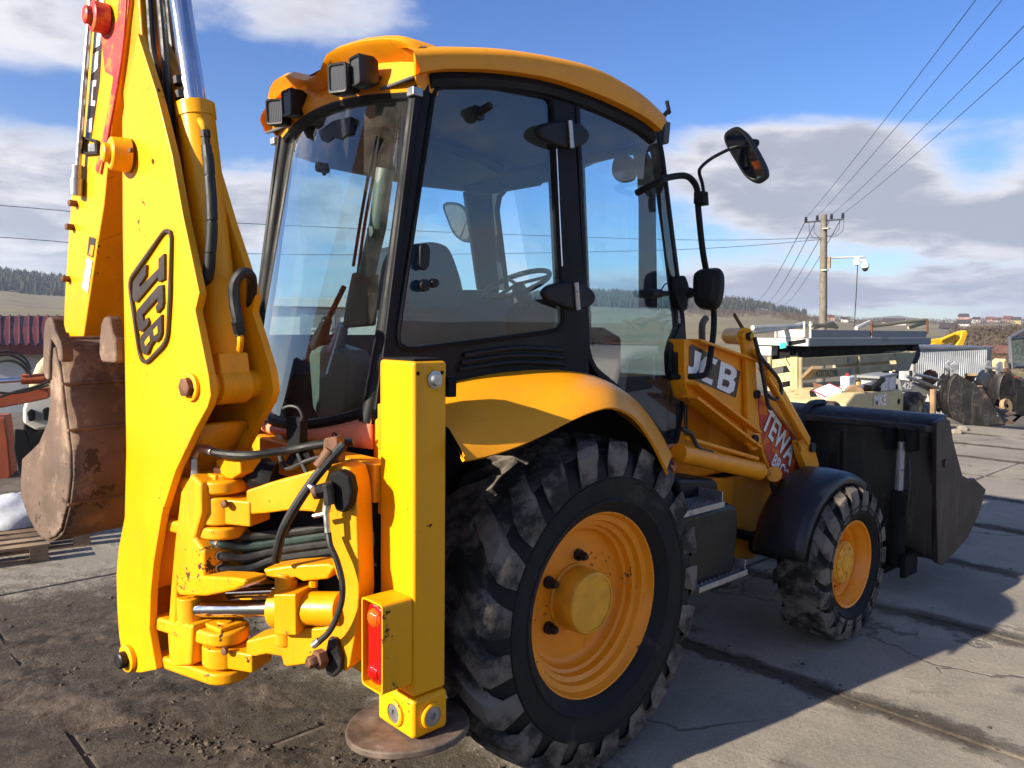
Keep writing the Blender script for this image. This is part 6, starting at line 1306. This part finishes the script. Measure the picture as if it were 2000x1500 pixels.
for i in range(9):
    ph = math.pi*(.04+.5*i/8); row = []
    for j in range(18):
        a = 2*math.pi*j/18; r = math.sin(ph)*(1+.12*math.sin(3*a+i)+.08*rg.uniform(-1, 1)); z = max(0, math.cos(ph))**.8
        row.append(o+V((math.cos(a)*.36*r, math.sin(a)*.27*r, .24*z+.02*rg.random()*(i < 8))))
    rows.append(row)
BG.grid(rows, loop=True); BG.add(rows[0], [tuple(range(18))]); b_ = BG.build('white_bag', 'cloth_white', sub=1, ang=80); tag(b_, 'crumpled white woven bag lying on a wooden pallet', 'bag')
# pale site container behind the machine
sn = -V((math.cos(R(62)), math.sin(R(62)), 0)); c1 = dep(620, 700, 10.5)
def sp2(px, py, o=0.): return onP(px, py, c1+sn*o, sn)
SCN = thing('site_container', (c1.x, c1.y, 0), 'pale grey site container with a louvred door seen through the rear window', 'container')
mb = MB(); a, b = sp2(495, 640), sp2(760, 640); zt = sp2(600, 600).z
mb.prism([V((a.x, a.y, 0)), V((b.x, b.y, 0)), V((b.x, b.y, zt)), V((a.x, a.y, zt))], -sn*2.2); mb.build('container_body', 'pale_paint', SCN, bevel=.02)
mb = MB(); mb.prism([V((a.x, a.y, zt+.002))+sn*.1-(b-a).normalized()*.1, V((b.x, b.y, zt+.002))+sn*.1, V((b.x, b.y, zt+.002))-sn*2.3, V((a.x, a.y, zt+.002))-sn*2.3], UZ*.12); mb.build('container_roof', 'wall_white', SCN, bevel=.01)
mb = MB(); mb.prism([sp2(*p, .025) for p in [(585, 615), (655, 612), (655, 850), (585, 850)]], -sn*.02); dr = mb.build('container_door', 'grey_paint', SCN, bevel=.006)
for k in range(5): mb = MB(); mb.prism([sp2(*p, .04) for p in [(608, 640+9*k), (648, 639+9*k), (648, 644+9*k), (608, 645+9*k)]], -sn*.02); mb.build('louvre', 'pale_paint', dr)
mb = MB(); mb.tube(crom([sp2(*p, .06) for p in [(598, 690), (592, 692), (592, 715), (598, 718)]], 4), .015, 8); mb.build('door_bar', 'white', dr)

# ================================================================ pole, wires, camera
pc = dep(1608, 600, 42)
PO = thing('utility_pole', (pc.x, pc.y, -2), 'weathered utility pole with a crossarm and four insulators', 'utility pole')
pt = dep(1609, 420, 42); pz = V((pc.x, pc.y, -2.3))
mb = MB(); mb.tube([pz, V((pc.x, pc.y, 3)), V((pt.x, pt.y, pt.z))], [.23, .20, .165], 14); mb.build('shaft', 'pole', PO)
mb = MB(); mb.tube([dep(1572, 434, 42), dep(1648, 428, 42)], .055, 6); mb.build('crossarm', 'shed_side', PO)
INS = [(1574, 430), (1596, 427), (1624, 424), (1646, 422)]
for x, y in INS:
    p = dep(x, y+2, 42); mb = MB(); mb.lathe([(.03, -.1), (.1, .0), (.05, .04), (.1, .09), (.05, .13), (.08, .2), (0, .24)], p, UZ, 10); mb.build('insulator', 'window_dark', PO)
mb = MB(); mb.box((pc.x-.05, pc.y-.3, dep(1616, 525, 42).z), (pc.x+.05, pc.y-.16, dep(1616, 503, 42).z)); mb.build('junction_box', 'wood', PO)
for y in (448, 528): p = dep(1608, y, 42); mb = MB(); mb.cyl(V((pc.x, pc.y, p.z-.03)), V((pc.x, pc.y, p.z+.03)), .205, 14); mb.build('steel_band', 'pale_paint', PO)
CC = thing('security_camera', V((pc.x, pc.y, dep(1608, 503, 42).z)), 'white dome security camera on an arm reaching out from the utility pole', 'camera')
mb = MB(); mb.tube([dep(1616, 504, 42), dep(1670, 502, 42), dep(1690, 501, 42)], .05, 8); mb.build('arm', 'pale_paint', CC)
mb = MB(); p = dep(1673, 510, 42); mb.obox(p, RIGHT*.12, LOOK*.1, UP*.22); mb.build('mount_box', 'white', CC, bevel=.02)
mb = MB(); mb.tube([dep(1676, 509, 42), dep(1690, 509, 42), dep(1691, 514, 42)], .07, 8); mb.build('bracket', 'white', CC)
p = dep(1690, 520, 42); mb = MB(); mb.lathe([(.0, .25), (.12, .22), (.2, .05), (.2, -.06), (.17, -.1)], p, UZ, 18); mb.build('housing', 'white', CC); mb = MB(); mb.lathe([(.16, -.1), (.14, -.2), (.06, -.27), (0, -.28)], p, UZ, 18); mb.build('dome', 'window_dark', CC)
mb = MB(); mb.tube([dep(1675, 518, 42), dep(1672, 580, 42), dep(1668, 640, 42)], .03, 6); mb.build('cable', 'wire', CC)
def wire(name, pts, r, label, sag=0., grp=None):
    a, b = pts[0], pts[-1]; q = [a.lerp(b, t/16)-UZ*sag*4*(t/16)*(1-t/16) for t in range(17)] if len(pts) == 2 else crom(pts, 8)
    m_ = MB(); m_.tube(q, r, 5); o = m_.build(name, 'wire'); tag(o, label, 'wire', grp); return o
EXT = [(1890, 0), (1940, 0), (2000, 30), (2000, 92)]
for i, ((x, y), (ex, ey)) in enumerate(zip(INS, EXT)):
    a = dep(x, y-4, 42); b = dep(ex, ey, 16); wire('overhead_wire', [a, a.lerp(b, 1.5)], .009, ['leftmost overhead wire climbing from the pole to the top of the picture', 'second overhead wire climbing from the pole to the top of the picture', 'third wire from the left climbing from the pole to the right picture edge', 'lowest overhead wire running from the pole to the right picture edge'][i], .25)
for i, ((x, y), (ex, ey)) in enumerate(zip(INS, [(1470, 588), (1490, 592), (1506, 594), (1522, 596)])):
    wire('distant_wire', [dep(x, y, 42), dep(ex, ey, 170)], .022, ['leftmost', 'second', 'third', 'rightmost'][i]+' of the wires falling away left of the pole to the hills', 1.5)
wire('service_wire', [dep(1603, 464, 42), dep(1310, 468, 37), dep(470, 436, 30), dep(0, 401, 27), dep(-300, 378, 25)], .012, 'upper service wire crossing behind the cab from the pole to the left')
wire('service_wire', [dep(1603, 468, 42), dep(1310, 488, 37), dep(560, 497, 31), dep(0, 463, 27), dep(-300, 440, 25)], .012, 'lower service wire crossing behind the cab from the pole to the left')
for x in (1590, 1612): 
    pass
for i, pts in enumerate(([(1580, 434), (1582, 455), (1592, 466), (1604, 463)], [(1592, 432), (1590, 452), (1600, 464)], [(1640, 430), (1638, 448), (1625, 460), (1612, 460)], [(1648, 428), (1646, 450), (1630, 462), (1613, 461)])):
    m_ = MB(); m_.tube(crom([dep(x, y, 41.8) for x, y in pts], 5), .012, 5); m_.build('jumper_wire', 'wire', PO)

# ================================================================ trees, houses, woods
M['bark'] = pmat('bare_twig_bark', (.11, .082, .06), .9, var=.25, vs=3.)
M['conifer'] = pmat('dark_conifer', (.030, .034, .022), .95, var=.4, vs=.05)
M['decid'] = pmat('bare_wood_brown', (.085, .06, .042), .95, var=.35, vs=.05)
def bare_tree(px, pyb, d, h, label, seed, spread=.5, z=-.6, kids=(4, 5, 5, 4), name='bare_tree', nt=3):
    rg = random.Random(seed); o = base(px, pyb, d, z); T_ = thing(name, o, label, 'tree' if name == 'bare_tree' else 'shrub')
    tr_, cr = MB(), MB()
    def br(p, dv, L_, r, lvl):
        pts = [p]; q = p; dd = dv.copy(); ns = 3
        for i in range(ns):
            dd = (dd+V((rg.gauss(0, .13), rg.gauss(0, .13), rg.gauss(.06, .08)))).normalized(); q = q+dd*L_/ns; pts.append(q)
        (tr_ if lvl < 1 else cr).tube(pts, [max(.006, r*(1-.6*i/ns)) for i in range(ns+1)], 5 if lvl < 2 else 3, caps=False)
        if lvl >= len(kids): return
        for k in range(kids[lvl]):
            t = rg.uniform(.3, 1.0); i = min(ns-1, int(t*ns)); b = pts[i].lerp(pts[i+1], t*ns-i); an = rg.uniform(0, 6.28)
            nd_ = (dd+V((math.cos(an), math.sin(an), rg.uniform(-.1, .4)))*spread*rg.uniform(.7, 1.4)).normalized(); br(b, nd_, L_*rg.uniform(.45, .7), r*.45, lvl+1)
    if name == 'bare_tree': br(o, UZ, h*.45, h*.022, 0)
    else:
        for k in range(nt): br(o+V((rg.gauss(0, h*.2), rg.gauss(0, h*.2), 0)), V((rg.gauss(0, .4), rg.gauss(0, .4), 1)).normalized(), h*.5, h*.015, 0)
    tr_.build('trunk', 'bark', T_, fix=False, ang=80); cr.build('crown', 'bark', T_, fix=False, ang=80)
bare_tree(520, 700, 22, 3.8, 'bare tree between the boom and the rear window of the cab', 1, .6)
bare_tree(600, 700, 24, 4.2, 'bare tree seen through the middle of the rear window', 2, .6)
bare_tree(665, 700, 23, 3.6, 'bare tree seen through the rear window beside the grey strut', 3, .6)
bare_tree(452, 700, 26, 3.6, 'bare tree just hidden behind the boom, left of the rear window', 4, .6)
for i, (px, py, d, h) in enumerate(((1905, 690, 60, 3.2), (1935, 685, 64, 3.6), (1962, 690, 58, 3.4), (1990, 690, 62, 4.0), (1925, 668, 95, 4.2), (1975, 660, 100, 4.6), (2015, 670, 80, 4.5))):
    bare_tree(px, py, d, h, ['leftmost low bare shrub beyond the garage', 'second bare shrub beyond the garage, above the red house', 'third bare shrub beyond the garage, near the tractor cab', 'bare shrub right behind the tractor cab frame', 'farther bare shrub above the leftmost one', 'farther bare shrub near the right picture edge', 'large bare shrub cut by the right picture edge'][i], 20+i, .75, z=terr_h(math.atan2(base(px, py, d).y-CAM.y, base(px, py, d).x-CAM.x), d)-.2, kids=(4, 4, 4), name='bare_shrub', nt=5)
def house(px, py, d, w, h, wall, roof, label, rot=0.):
    """small house whose wall foot stands on the hillside at column px"""
    dr_ = dep(px, py, 1)-CAM; a = math.atan2(dr_.y, dr_.x); o = V((CAM.x+d*math.cos(a), CAM.y+d*math.sin(a), 0)); o.z = terr_h(a, d)-.5
    HS = thing('house', o, label, 'house', 'houses on the far hillside'); u = V((math.cos(a+math.pi/2+rot), math.sin(a+math.pi/2+rot), 0)); v = V((-u.y, u.x, 0)); dp_ = w*.7
    m_ = MB(); m_.prism([o-u*w/2-v*dp_/2, o+u*w/2-v*dp_/2, o+u*w/2+v*dp_/2, o-u*w/2+v*dp_/2], UZ*h); m_.build('wall', wall, HS)
    m_ = MB(); e = o+UZ*(h+.02); rr = w*.55; k = w/2+.4; q = dp_/2+.5
    m_.prism([e-u*k-v*q, e-u*k+v*q, e-u*k+UZ*rr*.75], u*2*k); m_.build('roof', roof, HS)
    for s_ in (-.25, .25): m_ = MB(); m_.obox(o+u*w*s_-v*(dp_/2+.03)+UZ*h*.55, u*w*.08, v*.03, UZ*h*.16); m_.build('window', 'window_dark', HS)
HL = [(1563, 700, 9, 5, 'wall_white', 'roof_dark', 'small white house left of the utility pole'), (1622, 640, 9, 5, 'wall_pink', 'roof_brown', 'pink house just right of the utility pole'), (1649, 640, 9, 5, 'wall_white', 'roof_dark', 'white house between the pole and the camera cable'), (1735, 560, 13, 5, 'wall_pink', 'roof_dark', 'house with a long dark roof right of the camera cable'),
      (1757, 560, 12, 5, 'wall_white', 'roof_dark', 'white house beside the long dark roof'), (1881, 820, 15, 13, 'wall_pink', 'roof_dark', 'tall dark house standing out on the right skyline'), (1897, 800, 9, 6, 'wall_white', 'roof_brown', 'small white house under the tall dark one'), (1906, 780, 10, 9, 'wall_white', 'roof_dark', 'taller white house on the right slope'),
      (1932, 880, 12, 7, 'wall_pink', 'roof_brown', 'brown-roofed house on the right skyline'), (1947, 900, 11, 6, 'wall_white', 'roof_brown', 'low white house right of the brown-roofed one'), (1968, 880, 14, 8, 'wall_pink', 'roof_brown', 'large house near the right end of the skyline'), (1984, 760, 12, 8, 'cream', 'roof_dark', 'cream house lower on the right slope'),
      (1882, 420, 9, 6, 'wall_white', 'roof_dark', 'white house with dark roof above the yellow excavator arm'), (1853, 330, 10, 4, 'shed_side', 'roof_dark', 'grey barn low on the slope behind the excavator'), (1948, 110, 4.5, 2.6, 'roof_brown', 'roof_brown', 'red-brown shed among the shrubs at the right')]
for (px, d, w, h, wl, rf, lb) in HL: house(px, 640, d, w*.5, h*.5, wl, rf, lb, .3)
def wood(name, pxs, r0_, r1_, n, mat, hh, label, seed, conif=True):
    rg = random.Random(seed); mb = MB()
    for _ in range(n):
        px = rg.uniform(*pxs); d = rg.uniform(r0_, r1_); dr_ = dep(px, 640, 1)-CAM; a = math.atan2(dr_.y, dr_.x); z = terr_h(a, d)-1; o = V((CAM.x+d*math.cos(a), CAM.y+d*math.sin(a), z)); h = hh*rg.uniform(.6, 1.25)
        if conif and rg.random() < .6:
            for k in range(3):
                zz = z+h*(.12+.28*k); r = h*(.24-.06*k); n_ = 6; ph = rg.random(); vs = [(o.x+r*rg.uniform(.8, 1.2)*math.cos(ph+6.283*i/n_), o.y+r*rg.uniform(.8, 1.2)*math.sin(ph+6.283*i/n_), zz) for i in range(n_)]+[(o.x, o.y, zz+h*.42)]
                mb.add(vs, [(i, (i+1) % n_, n_) for i in range(n_)])
        else:
            for k in range(26):
                c = o+V((rg.gauss(0, h*.24), rg.gauss(0, h*.24), h*rg.uniform(.1, .95))); r = h*rg.uniform(.05, .13)
                mb.add([c+V((rg.gauss(0, 1), rg.gauss(0, 1), rg.gauss(0, 1))).normalized()*r for _ in range(3)], [(0, 1, 2)])
    o = mb.build(name, mat, fix=False, ang=5); tag(o, label, 'wood', kind='stuff')
wood('hill_wood', (980, 1470), 760, 1080, 3000, 'conifer', 10, 'dark wood on the hill behind the cab', 1)
wood('hill_wood', (1465, 1575), 900, 1010, 260, 'conifer', 8, 'thin end of the wood right of the dark hill', 2)
wood('hill_wood', (-150, 500), 760, 1060, 3000, 'conifer', 11, 'dark wood on the ridge at the left edge', 3)
wood('hedge', (1340, 1600), 420, 760, 900, 'decid', 4, 'brown scrub below the wooded hill', 4, False)
wood('hedge', (1600, 2050), 600, 1000, 800, 'decid', 5, 'brown scrub and trees along the right skyline', 5, False)
wood('hedge', (1860, 2050), 120, 420, 900, 'decid', 3, 'brown bushes on the right slope', 6, False)
wood('hedge', (-100, 130), 70, 110, 160, 'decid', 1.1, 'low brown bushes in front of the left field', 7, False)

# ================================================================ beside the machine, met only in the cab glass
vc = V((6.9, -5.7, 0)); vu = V((.97, -.24, 0)).normalized(); vv = V((-vu.y, vu.x, 0))
CAR_ = thing('white_car', vc, 'white car parked to the right of the machine, mirrored in the door glass', 'car')
prof = [(-2.1, .35), (-2.15, .75), (-1.95, 1.0), (-1.75, 1.45), (-1.3, 1.58), (-.2, 1.6), (.35, 1.5), (1.0, 1.05), (1.85, .92), (2.1, .75), (2.12, .35)]
mb = MB(); mb.prism([vc+vu*a-vv*.85+UZ*z for a, z in rnd([(a, z, 0) for a, z in prof], .12)] if False else [vc+vu*a-vv*.85+UZ*z for a, z in prof], vv*1.7); mb.build('body', 'white', CAR_, bevel=.08, seg=3)
for sg in (-1, 1):
    for pl in ([(-1.6, 1.02), (-1.5, 1.42), (-.75, 1.5), (-.72, 1.03)], [(-.62, 1.03), (-.65, 1.5), (-.1, 1.5), (.25, 1.42), (.75, 1.03)]):
        mb = MB(); mb.prism([vc+vu*a+vv*sg*.852+UZ*z for a, z in pl], vv*.006*sg); mb.build('window', 'window_dark', CAR_)
    for a in (-1.3, 1.3):
        c = vc+vu*a+vv*sg*.74+UZ*.33; mb = MB(); mb.lathe([(.2, .13), (.3, .14), (.33, .1), (.33, -.08)], c, vv*sg, 24); w_ = mb.build('wheel', 'rubber', CAR_); mb = MB(); mb.lathe([(.21, .12), (.17, .1), (.05, .12), (0, .12)], c, vv*sg, 20); mb.build('rim', 'steel', w_)
hp_ = V((11.6, -8.8, 0)); rgk = random.Random(9)
SCR = MB()
for _ in range(420):
    a = rgk.uniform(0, 6.28); r = abs(rgk.gauss(0, 1.5)); z = max(0, 2.0-r*.75)*rgk.random()**.6; c = hp_+V((math.cos(a)*r*1.3, math.sin(a)*r, z+.1))
    ax_ = V((rgk.gauss(0, 1), rgk.gauss(0, 1), rgk.gauss(0, .4))).normalized(); ay_ = ax_.cross(UZ).normalized(); SCR.obox(c, ax_*rgk.uniform(.15, .55), ay_*rgk.uniform(.03, .2), ax_.cross(ay_)*.02)
o = SCR.build('scrap_heap', 'bolt', fix=False); tag(o, 'heap of rusty scrap sheets to the right of the machine, mirrored in the glass', 'scrap', kind='stuff')
WF = thing('board_fence', (9, -11.2, 0), 'old board fence behind the scrap heap, mirrored in the door glass', 'fence')
bd = MB(); bd.box((-.09, -.015, 0), (.09, .015, 1.5)); proto_b = None
for k in range(46):
    if proto_b is None: o = bd.build('board', 'wood', WF); proto_b = o
    else: o = proto_b.copy(); col.objects.link(o); o.parent = WF; o.matrix_parent_inverse = WM[WF.name].inverted()
    o.location = (9.0+.2*k, -11.2+.01*math.sin(k*2.3), 0)

# ================================================================ air over the valley
hz = MB(); hz.box((-5400, -5400, -70), (5400, 5400, 190)); HZ = hz.build('haze', 'haze_placeholder' if False else 'wire', fix=True)
m, nt, N, L = new_mat('thin_haze'); pv = N.new('ShaderNodeVolumePrincipled'); pv.inputs['Color'].default_value = (.72, .82, 1, 1); pv.inputs['Density'].default_value = .00022; pv.inputs['Anisotropy'].default_value = .2
o = N.new('ShaderNodeOutputMaterial'); L.new(pv.outputs[0], o.inputs['Volume']); HZ.data.materials[0] = m; HZ['kind'] = 'stuff'
